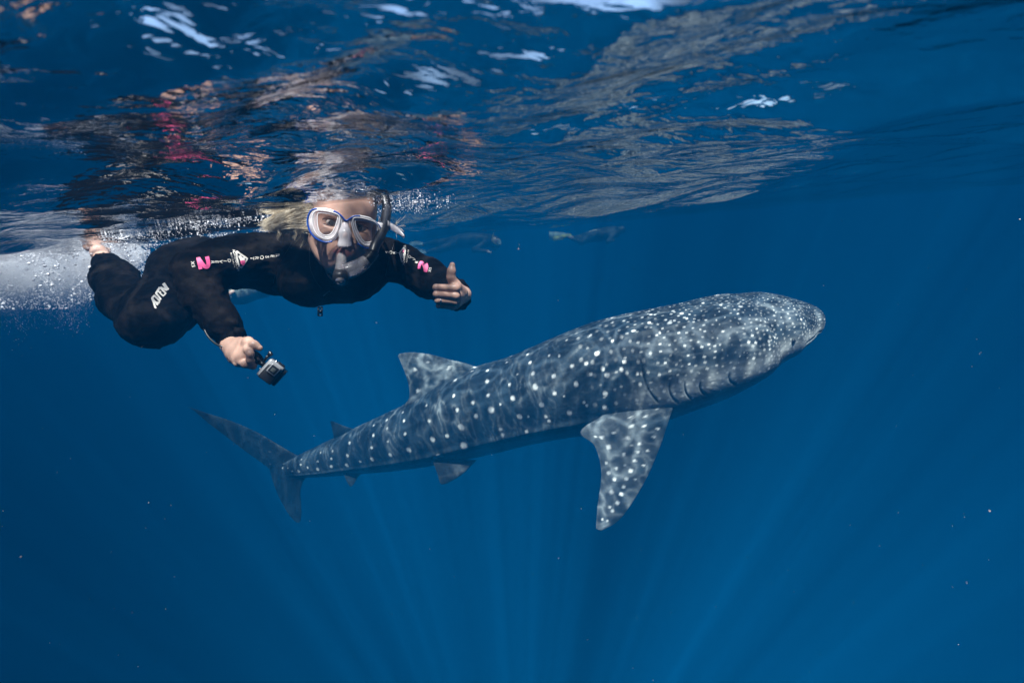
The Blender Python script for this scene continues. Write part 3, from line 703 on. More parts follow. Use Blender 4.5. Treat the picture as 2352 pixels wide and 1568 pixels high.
def text2d(txt):
    cu = bpy.data.curves.new('t', 'FONT'); cu.body = txt; cu.size = 1; cu.resolution_u = 3; cu.align_x = 'CENTER'; cu.align_y = 'CENTER'; cu.offset = .012
    ob = bpy.data.objects.new('t', cu); scn.collection.objects.link(ob); bpy.context.view_layer.update()
    me = bpy.data.meshes.new_from_object(ob.evaluated_get(bpy.context.evaluated_depsgraph_get()))
    vs = [(v.co.x, v.co.y) for v in me.vertices]; fs_ = [tuple(p.vertices) for p in me.polygons]
    bpy.data.objects.remove(ob); bpy.data.curves.remove(cu); bpy.data.meshes.remove(me); return vs, fs_
def decal(mbd, vs, fs_, c, u, v):
    """lay flat artwork on the suit: artwork x along u, y along v (picture px)"""
    out = []
    for x, y in vs:
        p = onsuit(c[0]+u[0]*x+v[0]*y, c[1]+u[1]*x+v[1]*y)
        if p is None: return
        out.append(p)
    mbd.add(out, fs_)
wt = MB(); pk = MB()
def letters(txt, pts, h, updir):
    """each letter upright along updir (picture space, y down); reading across it"""
    ux, uy = updir; n = math.hypot(ux, uy); ux /= n; uy /= n
    rx, ry = -uy, ux                                    # reading direction: up turned clockwise on screen
    for ch, p in zip(txt, pts):
        vs, f = text2d(ch); decal(wt, vs, f, p, (rx*h, ry*h), (ux*h, uy*h))
def zq(x, y): return (900*.5742+x*.0586, 990*.5742+y*.0586)
letters('RESORT', [zq(2065, 310), zq(1865, 340), zq(1655, 370), zq(1445, 390), zq(1240, 410), zq(1060, 425)], 12, (1, .05))
def zr(x, y): return (740*.5742+x*.05371, 1000*.5742+y*.05371)
letters('DIVER', [zr(1890, 450), zr(1710, 468), zr(1530, 490), zr(1365, 502), zr(1190, 515)], 11, (1, .1))
letters('XS', [zr(335, 560), zr(365, 690)], 11, (1, -.1))
def stroke(mbd, pts, wpx, conv, off=.0012, closed=False):
    P2 = [np.array(conv(*p)) for p in pts]
    if closed: P2 = P2+[P2[0]]
    dense = []
    for i in range(len(P2)-1):
        m = max(2, int(np.linalg.norm(P2[i+1]-P2[i])/2.0))
        for t in range(m): dense.append(P2[i]+(P2[i+1]-P2[i])*t/m)
    dense.append(P2[-1]); V_ = []; ok = True
    for i, p in enumerate(dense):
        d = dense[min(i+1, len(dense)-1)]-dense[max(i-1, 0)]; d = d/(np.linalg.norm(d)+1e-9); nn = np.array([-d[1], d[0]])*wpx/2
        for s in (-1, 1):
            q = onsuit(*(p+nn*s), off)
            if q is None: return
            V_.append(q)
    mbd.add(V_, [(2*i, 2*i+1, 2*i+3, 2*i+2) for i in range(len(dense)-1)])
# triangle badge on her right sleeve
stroke(wt, [(470, 150), (880, 440), (650, 790), (560, 730), (470, 400), (460, 160)], 3.6, zq, closed=True)
stroke(wt, [(570, 310), (640, 440), (780, 460)], 7, zq, .0016); stroke(wt, [(640, 400), (660, 510)], 7, zq, .0017); stroke(pk, [(620, 580), (750, 545), (670, 670)], 7, zq, .0019)
letters('ADRENALIN', [zq(350+q*22, 125+q*92) for q in range(9)], 8.5, (1, -.25))
letters('AUSTRALIA', [zq(245+q*17, 235+q*64) for q in range(9)], 5, (1, -.25))
# the pink 2
two = [(560, 330), (680, 700), (560, 330), (900, 640)]
stroke(pk, [(565, 318), (675, 820)], 8.2, zr); stroke(pk, [tuple(q) for q in spline([(590, 360), (700, 520), (830, 680), (940, 715), (1010, 640), (1005, 480), (958, 290)], 16)], 9.0, zr, .0015)
# left sleeve
def zs(x, y): return (1530*.5742+x*.05615, 970*.5742+y*.05615)
letters('SORT', [zs(205, 400), zs(352, 410), zs(500, 425), zs(615, 430)], 9.5, (-1, -.02))
letters('DIVR', [zs(1110, 590), zs(1205, 625), zs(1310, 700), zs(1400, 815)], 9, (-1, -.35))
letters('XS', [zs(1940, 1160), zs(1965, 1060)], 8.5, (-1, -.12))
stroke(wt, [(875, 215), (700, 430), (800, 800), (870, 740), (925, 480), (920, 300)], 2.6, zs, closed=True)
stroke(wt, [(775, 430), (835, 640), (850, 470)], 4, zs, .0016); stroke(pk, [(865, 310), (830, 390), (880, 370)], 4.5, zs, .0018)
letters('ADRENALIN', [zs(862+q*11-max(0, q-5)*9, 880-q*88) for q in range(9)], 7, (-1, .2))
letters('AUSTRALIA', [zs(985+q*9, 800-q*58) for q in range(9)], 4.5, (-1, .15))
stroke(pk, [tuple(q) for q in spline([(1505, 1075), (1525, 930), (1570, 830), (1650, 860), (1710, 980), (1765, 1190)], 16)], 6.6, zs, .0013); stroke(pk, [(1775, 1215), (1830, 1000), (1795, 870)], 6.0, zs, .0018)
# thigh mark
def zt(x, y): return (590*.5742+x*.05126, 1110*.5742+y*.05126)
stroke(wt, [(720, 270), (910, 570)], 7.5, zt); stroke(wt, [(580, 450), (860, 580)], 4.2, zt, .0015)
stroke(wt, [(560, 450), (385, 710), (610, 1000)], 4.6, zt, .0013); stroke(wt, [(590, 500), (820, 720), (700, 840), (480, 620)], 3.6, zt, .0016); stroke(wt, [(540, 650), (610, 680)], 3.6, zt, .0018)
stroke(wt, [(310, 820), (540, 1050), (500, 1150), (400, 1110)], 4.2, zt); stroke(wt, [(330, 810), (210, 940), (460, 1240)], 4.4, zt, .0015); stroke(wt, [(215, 950), (365, 1385)], 4.2, zt, .0018)
tag(wt.build('suit_print', M['print_white'], suit), kind='stuff'); tag(pk.build('suit_print', M['print_pink'], suit), kind='stuff')
# zip pull and zip
zpull = MB(); c0 = A(735.5, 715, 1.245)
for sx_ in (-1, 1): zpull.box(c0+np.array(Rt)*sx_*.0052, Rt, Up, Fw, .0016, .0125, .0016)
for yy in (-.0115, -.001, .0115): zpull.box(c0+np.array(Up)*yy, Rt, Up, Fw, .006, .0018 if yy != -.001 else .005, .0016)
zpull.tube([A(735, 704, 1.25), A(735.5, 709, 1.245)], .0015, 6); zpull.build('zip_pull', M['black_plastic'], suit)
ch = MB()
for t in np.linspace(0, 1, 14):
    p = onsuit(757-t*14, 668+t*10+0*t, .002)
    if p is not None:
        ring = [np.array(p)+np.array(Rt)*.0016*math.cos(a)+np.array(Up)*.0012*math.sin(a) for a in np.linspace(0, 2*math.pi, 8, endpoint=False)]
        ch.tube(ring, .0004, 4, closed=True)
if ch.V: ch.build('zip_teeth', M['grey_plastic'], suit)
# seams
seam = MB()
for path in ([(712, 560), (712, 610), (722, 640), (738, 662)], [(905, 560), (893, 600), (886, 632)], [(670, 560), (640, 610), (628, 650)]):
    pts = [onsuit(*p, .0006) for p in spline(path, 24)]; pts = [np.array(p) for p in pts if p is not None]
    if len(pts) > 6: seam.tube(pts, .0007, 5)
tag(seam.build('seam', M['black_rubber'], suit), kind='stuff')
# ring on the ring finger
rg = MB(); rc = np.array(L(485, 1132, 1.131)); ax_ = (L(760, 1150, 1.155)-L(450, 1128, 1.130)); ax_ /= np.linalg.norm(ax_)
u_ = np.cross(ax_, np.array(Fw)); u_ /= np.linalg.norm(u_); v_ = np.cross(ax_, u_)
rg.tube([rc+(u_*math.cos(a)+v_*math.sin(a))*rz(60) for a in np.linspace(0, 2*math.pi, 24, endpoint=False)], .0009, 6, closed=True)
rg.box(rc-v_*rz(60)*np.sign(v_@np.array(Fw))+u_*.0, u_, ax_, v_, .0018, .0018, .0016)
ro = rg.build('ring', M['metal'], person)
# hair: combed back wet over the crown, flowing to the left and hanging in wisps
hr = MB()
def strand(pts, r0, r1, n=4, m=9):
    q = spline(pts, m); hr.tube(q, list(np.linspace(r0, r1, m)), n, cap=False, flat=.6)
def skull(th, ph, e=.003):   # th: from the crown, ph: around
    return H((.074+e)*math.sin(th)*math.cos(ph), -.095+(.094+e)*math.sin(th)*math.sin(ph), .028+(.088+e)*math.cos(th))
for q in range(1500):
    ph = random.uniform(-.55, math.pi+.55); e = random.uniform(.001, .006)
    th0 = random.uniform(.62, 1.12) if .35 < ph < 2.8 else random.uniform(.9, 1.75)
    pts = [skull(th0, ph, e), skull(th0*.62, ph+.1, e+.002), skull(th0*.25, ph+.2, e+.004), skull(-.4, ph+.2, e+.004), skull(-1.0, ph+random.uniform(-.1, .3), e+.004)]
    strand(pts, .0010, .0012, 4, 8)
for lock in range(60):         # side locks swept back and streaming to the left of the picture
    z0 = random.uniform(-.048, .050); low = (.05-z0)/.1
    ex0, ey0 = random.uniform(602, 668), 505+low*26+random.uniform(-4, 4); dy0 = 1.20+random.uniform(-.03, .05); b0 = random.uniform(.0, .012)
    for q in range(24):
        g_ = lambda a_: random.gauss(0, a_)
        s = H(-.070+g_(.002), -.070-random.uniform(0, .05), z0+g_(.003))
        e_ = A(ex0+g_(7), ey0+g_(2.0), dy0+g_(.006)); mid = s*.5+e_*.5+np.array([g_(.003), g_(.003), b0+g_(.002)])
        strand([s, s*.75+mid*.25+hz_*.003, mid, e_*.7+mid*.3+np.array([0, 0, -.003+g_(.002)]), e_], .0009, .0003)
for q in range(16):           # wet wisps hanging from the lock
    x0 = random.uniform(636, 714); xe = x0+random.uniform(-14, 4); ye = 545+random.random()**2*24*(1 if x0 > 655 else .4); De = 1.17+random.uniform(-.02, .03)
    for k in range(random.randint(6, 16)):
        j = lambda a_: random.uniform(-a_, a_)
        s = A(x0+j(5), 526+j(5), De+j(.006)); e_ = A(xe+j(2.2), ye+j(4), De+j(.004)); m_ = A(x0*.6+xe*.4+j(3)+3, 528*.45+ye*.55, De+j(.006))
        strand([s, s*.6+m_*.4, m_, e_], .0006, .0002, 3, 7)
for q in range(18):           # fine wisps at the right
    s = A(900+random.uniform(-5, 10), 520+random.uniform(-8, 8), 1.2); e_ = A(905+random.uniform(-5, 30), 512+random.uniform(-22, 36), 1.2)
    strand([s, (s+e_)/2+np.array([random.uniform(-.01, .01), 0, random.uniform(-.006, .006)]), e_], .0004, .00015, 3, 7)
tag(hr.build('hair', M['hair'], person), kind='stuff')
# lanyard loop and watch strap on the wrist
ly = MB(); ly.tube(spline([S(466, 742, 1.235), S(470, 756, 1.225), S(478, 772, 1.22), S(494, 788, 1.22), S(512, 796, 1.225), S(528, 794, 1.225)], 26), .0028, 7)
ly.build('wrist_lanyard', M['black_rubber'], person)
# ------------------------------------------------------------------ dive mask
dm = link(bpy.data.objects.new('dive_mask', None)); dm.location = HO; bpy.context.view_layer.update()
tag(dm, 'clear two lens diving mask with blue rim worn over her eyes and nose', 'diving mask')
dmi = dm.matrix_world.inverted()
def rel(o, root):
    o.parent = root; o.matrix_parent_inverse = Matrix.Translation(-Vector(root.location)); return o
KZ = ZS*HD/FPX
def F2(x, y, d=0.0):        # trace px -> head frame, on a face-hugging curve
    X_ = (x-722)*KZ; Y_ = -(y-400)*KZ
    c7, s7 = math.cos(R(7)), math.sin(R(7))
    lx = X_*c7-Y_*s7*1.0; lz_ = Y_*c7+X_*s7*1.0
    return H(lx, .022+d-1.6*lx*lx, lz_)
LO = [(300,258),(225,300),(182,390),(176,480),(198,580),(250,665),(330,718),(420,740),(505,722),(562,672),(608,590),(636,490),(648,410),(632,340),(560,288),(430,256)]
RO = [(800,335),(900,312),(1020,330),(1130,368),(1205,430),(1240,520),(1228,620),(1182,710),(1110,772),(1010,792),(940,762),(880,690),(838,600),(806,500),(786,400)]
LI = [(330,322),(312,345),(306,400),(310,500),(332,590),(385,638),(440,642),(495,612),(545,530),(575,440),(594,360),(575,338),(420,318)]
RI = [(848,392),(880,376),(1000,384),(1130,412),(1180,465),(1186,560),(1145,650),(1070,702),(990,706),(930,640),(878,540),(850,450)]
for O_, I_ in ((LO, LI), (RO, RI)):
    n = 64; o2 = closed_spline(O_, n); i2 = closed_spline(I_, n)
    # match starting angles
    co = o2.mean(0); ci = i2.mean(0)
    so_ = np.argsort(np.arctan2(*(o2-co).T)); si_ = np.argsort(np.arctan2(*(i2-ci).T)); o2 = o2[so_]; i2 = i2[si_]
    rings = [(o2, -.004), (o2*.985+co*.015, .004), (o2*.75+i2*.25, .0065), (o2*.35+i2*.65, .006), (i2, .003), (i2, -.003)]
    f_ = MB(); V_ = []; F_ = []
    for rr2, d in rings: V_ += [F2(x, y, d) for x, y in rr2]
    for a in range(len(rings)-1):
        for k in range(n): F_.append((a*n+k, a*n+(k+1) % n, (a+1)*n+(k+1) % n, (a+1)*n+k))
    f_.add(V_, F_); rel(f_.build('lens_frame', M['silicone_white'] if 'silicone_white' in M else M['silicone']), dm)
    g_ = MB(); g_.add([F2(x, y, .0) for x, y in i2], [tuple(range(n))]); rel(g_.build('lens', M['glass'], smooth=False), dm)
    t_ = MB(); t_.tube([F2(x, y, .004) for x, y in i2], .0011, 6, closed=True); t_.tube([F2(x, y, .006) for x, y in (o2*.55+i2*.45)], .0010, 6, closed=True)
    t_.tube([F2(x, y, .003) for x, y in o2], .0016, 7, closed=True); rel(t_.build('rim', M['white_plastic']), dm)
    # soft skirt back to the face
    s_ = MB(); V_ = []; F_ = []; rg_ = [(o2, -.003), (o2*.93+co*.07, -.012), (o2*.90+co*.10, -.026), (o2*.97+co*.03, -.036)]
    for rr2, d in rg_: V_ += [F2(x, y, d) for x, y in rr2]
    for a in range(3):
        for k in range(n): F_.append((a*n+k, a*n+(k+1) % n, (a+1)*n+(k+1) % n, (a+1)*n+k))
    s_.add(V_, F_); rel(s_.build('skirt', M['silicone']), dm)
bl = MB()
def arcp(P_, wdt): bl.tube([F2(x, y, .0045) for x, y in spline(P_, 40)], [wdt*.50]*40, 8)
arcp([(305,262),(225,298),(180,390),(172,480),(194,582),(247,670),(328,724),(420,745),(508,726)], .0042)
arcp([(530,276),(590,300),(650,345),(690,392),(725,400),(765,370),(830,328),(915,318)], .0046)
arcp([(1140,392),(1205,430),(1242,520),(1232,620),(1186,714),(1112,778),(1010,798),(936,768),(880,735)], .0036)
rel(bl.build('blue_trim', M['blue']), dm)
wtp = MB()  # white top arcs of the frame, edge highlights put into their colour
for P_ in ([(300,262),(360,258),(430,258),(490,266),(535,280)], [(905,314),(1020,328),(1080,346),(1145,392)]): wtp.tube([F2(x, y, .0035) for x, y in spline(P_, 20)], .0024, 8)
tag(rel(wtp.build('frame_top', M['white_plastic']), dm), kind='stuff')
# bridge plate between the lenses, nose pocket
fnp = Field(HO-.06, HO+.06, .0015)
fnp.cone(F2(700, 440, -.004), F2(695, 600, .010), .0085, .0125, k=.01); fnp.cone(F2(695, 600, .010), F2(690, 770, .014), .0125, .0142, k=.01)
fnp.cone(F2(660, 770, .006), F2(722, 775, .006), .009, .009, k=.012)
vv, qq = fnp.mesh(); rel(mesh_np('nose_pocket', vv, qq, M['silicone']), dm)
br = MB(); br.tube([F2(x, y, .001) for x, y in spline([(610, 330), (660, 385), (722, 420), (790, 385), (840, 345)], 16)], .0042, 8); rel(br.build('bridge', M['silicone']), dm)
st = MB()
def ribbon(mbx, P_, wid, th=.0012):
    """flat strap: centre points with widths, width along head up"""
    V_ = []; n = len(P_)
    for i, p in enumerate(P_):
        d = P_[min(i+1, n-1)]-P_[max(i-1, 0)]; d = d/np.linalg.norm(d); wv = np.array(hz_)-d*(d@hz_); wv /= np.linalg.norm(wv); nv = np.cross(d, wv)
        for a, b in ((1, 1), (1, -1), (-1, -1), (-1, 1)): V_.append(p+wv*wid[i]*a+nv*th*b)
    F_ = [(i*4+k, i*4+(k+1) % 4, (i+1)*4+(k+1) % 4, (i+1)*4+k) for i in range(n-1) for k in range(4)]
    mbx.add(V_, F_+[(0, 1, 2, 3), ((n-1)*4+3, (n-1)*4+2, (n-1)*4+1, (n-1)*4)])
def Z(x, y, D): return A(*zp(x, y), D)
ribbon(st, [np.array(p) for p in spline([Z(1235, 485, 1.105), Z(1330, 470, 1.125), Z(1440, 500, 1.13), Z(1550, 575, 1.13), Z(1635, 655, 1.125)], 18)], list(np.linspace(.0085, .0075, 12))+list(np.linspace(.0072, .003, 6)))
ribbon(st, [np.array(p) for p in spline([Z(1240, 480, 1.108), Z(1300, 450, 1.15), Z(1320, 420, 1.21), Z(1240, 380, 1.27)], 14)], [.0085]*14)
rel(st.build('strap', M['silicone']), dm); st = MB()
ribbon(st, [np.array(p) for p in spline([Z(180, 430, 1.105), Z(130, 400, 1.15), Z(130, 360, 1.20), Z(200, 320, 1.26)], 14)], [.0085]*14)
rel(st.build('strap', M['silicone']), dm)
for (x, y) in ((1248, 500), (150, 440)):
    bk = MB(); bk.box(Z(x, y, 1.102), hx, hz_, hy, .007, .010, .004, .0025); rel(bk.build('buckle', M['white_plastic']), dm)
# ------------------------------------------------------------------ snorkel
sn = link(bpy.data.objects.new('snorkel', None)); sn.location = HO; tag(sn, 'snorkel with clear mouthpiece and black tube held in her mouth', 'snorkel')
k1 = .0001514*1.02
mp_ = MB(); mp_.tube(spline([Z(655, 985, 1.075), Z(650, 1060, 1.055), Z(645, 1150, 1.035), Z(640, 1245, 1.025)], 16), list(np.linspace(.0145, .0165, 16)), 22, flat=.85, cap=False); rel(mp_.build('mouthpiece', M['clear_tube']), sn)
el = MB(); el.tube(spline([Z(660, 1190, 1.035), Z(760, 1190, 1.04), Z(880, 1140, 1.05), Z(980, 1080, 1.06), Z(1040, 1040, 1.065)], 20), list(np.linspace(.0150, .0185, 8))+list(np.linspace(.0185, .0150, 12)), 22, cap=False); rel(el.build('elbow', M['clear_tube']), sn)
pg = MB(); pg.tube([Z(640, 1235, 1.027), Z(638, 1265, 1.022)], .0162, 24); pg.tube([Z(638, 1258, 1.023), Z(636, 1345, 1.010)], .0168, 24)
po = rel(pg.build('purge_valve', M['black_rubber']), sn)
pw = MB(); pw.tube([Z(636, 1347, 1.0095), Z(636, 1352, 1.0085)], .0105, 20); rel(pw.build('valve_cap', M['clear_tube']), sn)
cr = MB(); path = spline([Z(1020, 1050, 1.065), Z(1070, 1010, 1.068), Z(1120, 950, 1.07), Z(1150, 890, 1.072)], 40)
cr.tube(path, [.0132+.0014*math.sin(i*1.9) for i in range(40)], 20); rel(cr.build('flexible_hose', M['black_rubber']), sn)
tb = MB(); tb.tube(spline([Z(1145, 900, 1.072), Z(1180, 790, 1.08), Z(1260, 640, 1.10), Z(1320, 480, 1.12), Z(1350, 330, 1.14), Z(1365, 180, 1.16), Z(1370, 20, 1.18), Z(1365, -260, 1.22)], 60), [.0118]*60, 20, flat=1); rel(tb.build('tube', M['black_rubber']), sn)
kp = MB(); kp.tube([Z(1322, 520, 1.12), Z(1334, 440, 1.128)], .0135, 16); rel(kp.build('keeper', M['silicone']), sn)
# ------------------------------------------------------------------ action camera on its grip
ac = link(bpy.data.objects.new('action_camera', None)); ac.location = G(1320, 1180, 1.18); tag(ac, 'small action camera in a clear housing on a black grip in her right hand', 'camera')
ca_ = np.array(Rt)*.62+np.array(Up)*.74+np.array(Fw)*.12; ca_ /= np.linalg.norm(ca_)
cb_ = np.array(Rt)*.74-np.array(Up)*.60+np.array(Fw)*.25; cb_ -= ca_*(ca_@cb_); cb_ /= np.linalg.norm(cb_); cc_ = np.cross(ca_, cb_)
if cc_@np.array(Fw) > 0: cc_ = -cc_
CC = np.array(G(1300, 1190, 1.18))
def cp(a, b, c): return CC+ca_*a+cb_*b+cc_*c
c_ = MB(); c_.box(cp(0, .0, 0), ca_, cb_, cc_, .026, .021, .013, .004); rel(c_.build('housing', M['grey_plastic']), ac)
c_ = MB(); c_.box(cp(-.006, .004, .0135), ca_, cb_, cc_, .021, .0185, .0035, .003); rel(c_.build('front_cover', M['black_plastic']), ac)
c_ = MB(); c_.box(cp(-.002, .024, -.004), ca_, cb_, cc_, .024, .007, .011, .003); rel(c_.build('base_cover', M['black_plastic']), ac)
lo_ = MB(); lo_.box(cp(.0105, .004, .0175), ca_, cb_, cc_, .0125, .0125, .005, .002); lb = rel(lo_.build('lens_bezel', M['grey_plastic']), ac)
lo_ = MB(); lo_.box(cp(.0105, .004, .0228), ca_, cb_, cc_, .0098, .0098, .0012, .0015); lg = rel(lo_.build('lens_glass', M['lens_dark']), ac)
lo_ = MB(); lo_.box(cp(.0105, .004, .0242), ca_, cb_, cc_, .0055, .0055, .0006, .001); rel(lo_.build('lens', mat('lens_coating', (.12, .13, .12), .2)), ac)
lo_ = MB(); lo_.tube([cp(-.012, -.021, .002), cp(-.012, -.0245, .002)], .004, 12); rel(lo_.build('button', M['metal']), ac); lo_ = MB(); lo_.tube([cp(.026, -.006, .002), cp(.0295, -.006, .002)], .004, 12); rel(lo_.build('button', M['metal']), ac)
lo_ = MB(); lo_.box(cp(.0275, .008, -.002), ca_, cb_, cc_, .002, .010, .006, .0015); rel(lo_.build('latch', M['black_plastic']), ac)
# clamp, screw and grip
mt = MB()
for q in (-.0045, 0, .0045): mt.box(G(1130, 1055, 1.18)+cc_*q, ca_, cb_, cc_, .0055, .008, .0012)
mt.box(G(1180, 1110, 1.18), ca_, cb_, cc_, .007, .005, .007, .002); rel(mt.build('mount', M['black_plastic']), ac)
sc_ = MB(); sc_.tube([G(1120, 1050, 1.185), G(1190, 960, 1.18), G(1240, 895, 1.178)], [.0032, .0034, .0040], 10); sc_.tube([G(1240, 895, 1.178), G(1275, 860, 1.177), G(1300, 835, 1.176)], [.0042, .0068, .0072], 10, flat=.5); rel(sc_.build('thumb_screw', M['black_plastic']), ac)
gp = MB(); gp.tube(spline([G(1075, 1040, 1.185), G(1020, 960, 1.185), G(960, 900, 1.19), G(860, 860, 1.20), G(720, 850, 1.215)], 20), [.0085, .0125, .014, .014, .014]+[.0145]*15, 14); rel(gp.build('grip', M['black_rubber']), ac)
# ------------------------------------------------------------------ other snorkellers further off
def far_suit(name, label, segs, vox, suit_m, ells=(), skin_segs=(), extras=(), k=.10):
    K = 1.25 if segs[0][0][2] > 8 else 1.0
    ks = lambda L_: [((a[0], a[1], a[2]*K), r1_*K, (b[0], b[1], b[2]*K), r2_*K) for a, r1_, b, r2_ in L_]
    segs = ks(segs); skin_segs = ks(skin_segs)
    root = link(bpy.data.objects.new(name, None)); root.location = A(*segs[0][0]); bpy.context.view_layer.update()
    tag(root, label, 'person', 'snorkellers at the surface')
    P_ = np.array([A(*s[0]) for s in segs]+[A(*s[2]) for s in segs]); m = .35
    f = Field(P_.min(0)-m, P_.max(0)+m, vox)
    for p1, r1, p2, r2 in segs: f.cone(A(*p1), A(*p2), r1, r2, k=.06)
    v, q = f.mesh(); rel(mesh_np('wetsuit', v, q, suit_m), root)
    if skin_segs:
        P_ = np.array([A(*s[0]) for s in skin_segs]+[A(*s[2]) for s in skin_segs])
        f = Field(P_.min(0)-.2, P_.max(0)+.2, vox)
        for p1, r1, p2, r2 in segs: f.cone(A(*p1), A(*p2), r1*.8, r2*.8, k=.05)
        for p1, r1, p2, r2 in skin_segs: f.cone(A(*p1), A(*p2), r1, r2, k=.02)
        v, q = f.mesh(); rel(mesh_np('body', v, q, M['skin']), root)
    return root
def blade(root, p_heel, p_tip, w0, w1, m, up=None):
    """swim fin: foot pocket and a flat blade with side ribs"""
    a = A(*p_heel)*1.25; b = A(*p_tip)*1.25; w0 *= 1.25; w1 *= 1.25; d = (b-a); L_ = np.linalg.norm(d); d /= L_; u = np.array(Up) if up is None else np.array(up); u = u-d*(u@d); u /= np.linalg.norm(u); n = np.cross(d, u)
    f = MB(); V_ = []
    for t, w_ in ((0, w0*.5), (.3, w0), (.7, w1*.9), (1, w1)):
        for s, h in ((1, 1), (1, -1), (-1, -1), (-1, 1)): V_.append(a+d*L_*t+u*w_*s+n*.006*h)
    F_ = [(i*4+k, i*4+(k+1) % 4, (i+1)*4+(k+1) % 4, (i+1)*4+k) for i in range(3) for k in range(4)]
    f.add(V_, F_+[(3, 2, 1, 0), (12, 13, 14, 15)])
    f.tube([a-d*.10, a+d*.10, a+d*.2], [.045, .05, .03], 10)
    for s in (-1, 1): f.tube([a+u*w0*.6*s, a+d*L_*.5+u*w1*.85*s, b+u*w1*s], [.012, .010, .006], 6)
    rel(f.build('swim_fin', m), root)
def za(x, y, D): return (918.7+x*.2319, 488+y*.2319, D)
suit_far = mat('dark_suit', (.010, .012, .016), .7)
pale_rub = mat('pale_rubber', (.30, .34, .32), .5); yel = mat('yellow_rubber', (.5, .46, .12), .5)
r1 = far_suit('person', 'distant snorkeller in a dark wetsuit reaching forward just beyond the thumb, mask on',
    [(za(840, 275, 9.5), .15, za(640, 275, 9.5), .15), (za(640, 275, 9.5), .15, za(520, 300, 9.5), .13), (za(520, 290, 9.5), .10, za(360, 300, 9.6), .075), (za(360, 300, 9.6), .07, za(235, 318, 9.7), .045),
     (za(520, 320, 9.4), .10, za(400, 365, 9.3), .075), (za(400, 365, 9.3), .07, za(270, 395, 9.25), .045),
     (za(850, 250, 9.6), .09, za(905, 262, 9.55), .08), (za(840, 300, 9.3), .06, za(735, 370, 9.2), .05), (za(735, 372, 9.2), .05, za(865, 386, 9.15), .035),
     (za(880, 290, 9.6), .06, za(940, 355, 9.65), .05), (za(940, 355, 9.65), .05, za(985, 310, 9.7), .04), (za(905, 262, 9.55), .09, za(955, 275, 9.5), .085)], .022, suit_far,
    skin_segs=[(za(865, 386, 9.15), .035, za(905, 400, 9.12), .018), (za(930, 275, 9.5), .088, za(962, 288, 9.48), .080)])
mk = MB(); mk.box(A(*za(985, 300, 11.77)), Rt, Up, Fw, .044, .07, .08, .02); rel(mk.build('mask', pale_rub), r1)
tb_ = MB(); tb_.tube([A(*za(975, 330, 11.75)), A(*za(930, 300, 11.75)), A(*za(915, 240, 11.78)), A(*za(930, 205, 11.78))], .012, 8); rel(tb_.build('snorkel', yel), r1)
blade(r1, za(225, 318, 9.7), za(95, 320, 9.8), .06, .09, pale_rub); blade(r1, za(262, 398, 9.25), za(160, 432, 9.1), .08, .13, pale_rub)
def zb(x, y, D): return za(x, y, D)
r2 = far_suit('person', 'farthest snorkeller, dark shape with yellow fins, above the shark and right of the others',
    [(zb(2110, 200, 11), .16, zb(1940, 225, 11), .15), (zb(1940, 225, 11), .15, zb(1850, 250, 11), .13), (zb(1850, 240, 11), .10, zb(1760, 255, 11), .07), (zb(1760, 255, 11), .06, zb(1690, 250, 11), .045),
     (zb(1850, 260, 10.9), .11, zb(1800, 290, 10.8), .08), (zb(1800, 290, 10.8), .07, zb(1710, 262, 10.8), .05),
     (zb(2140, 190, 11), .08, zb(2200, 170, 11), .09), (zb(2120, 220, 10.9), .06, zb(2060, 290, 10.8), .05), (zb(2060, 290, 10.8), .05, zb(2120, 280, 10.7), .035)], .024, suit_far,
    skin_segs=[(zb(1700, 250, 10.8), .05, zb(1670, 245, 10.8), .035)])
blade(r2, zb(1660, 232, 10.8), zb(1515, 266, 10.8), .05, .06, yel); blade(r2, zb(1640, 222, 11), zb(1475, 232, 11.2), .06, .10, pale_rub)
sp_ = MB(); sp_.tube([A(*zb(1860, 196, 13.44)), A(*zb(1920, 176, 13.44)), A(*zb(1980, 170, 13.44))], .012, 5); rel(sp_.build('stripe', M['print_white']), r2)
def zc(x, y, D): return (402+x*.1587, 545.5+y*.1587, D)
grey_suit = mat('grey_suit', (.10, .13, .13), .7)
r3 = far_suit('person', 'snorkeller in a grey suit mostly hidden behind the nearest swimmer, seen under her waist',
    [(zc(960, 780, 5.6), .15, zc(760, 820, 5.6), .13), (zc(760, 820, 5.6), .12, zc(620, 890, 5.6), .09), (zc(620, 890, 5.6), .08, zc(500, 900, 5.7), .06), (zc(960, 780, 5.6), .14, zc(1250, 690, 5.7), .16), (zc(1250, 690, 5.7), .10, zc(1420, 620, 5.7), .11)], .02, grey_suit,
    skin_segs=[(zc(830, 790, 5.42), .035, zc(760, 850, 5.40), .018)])
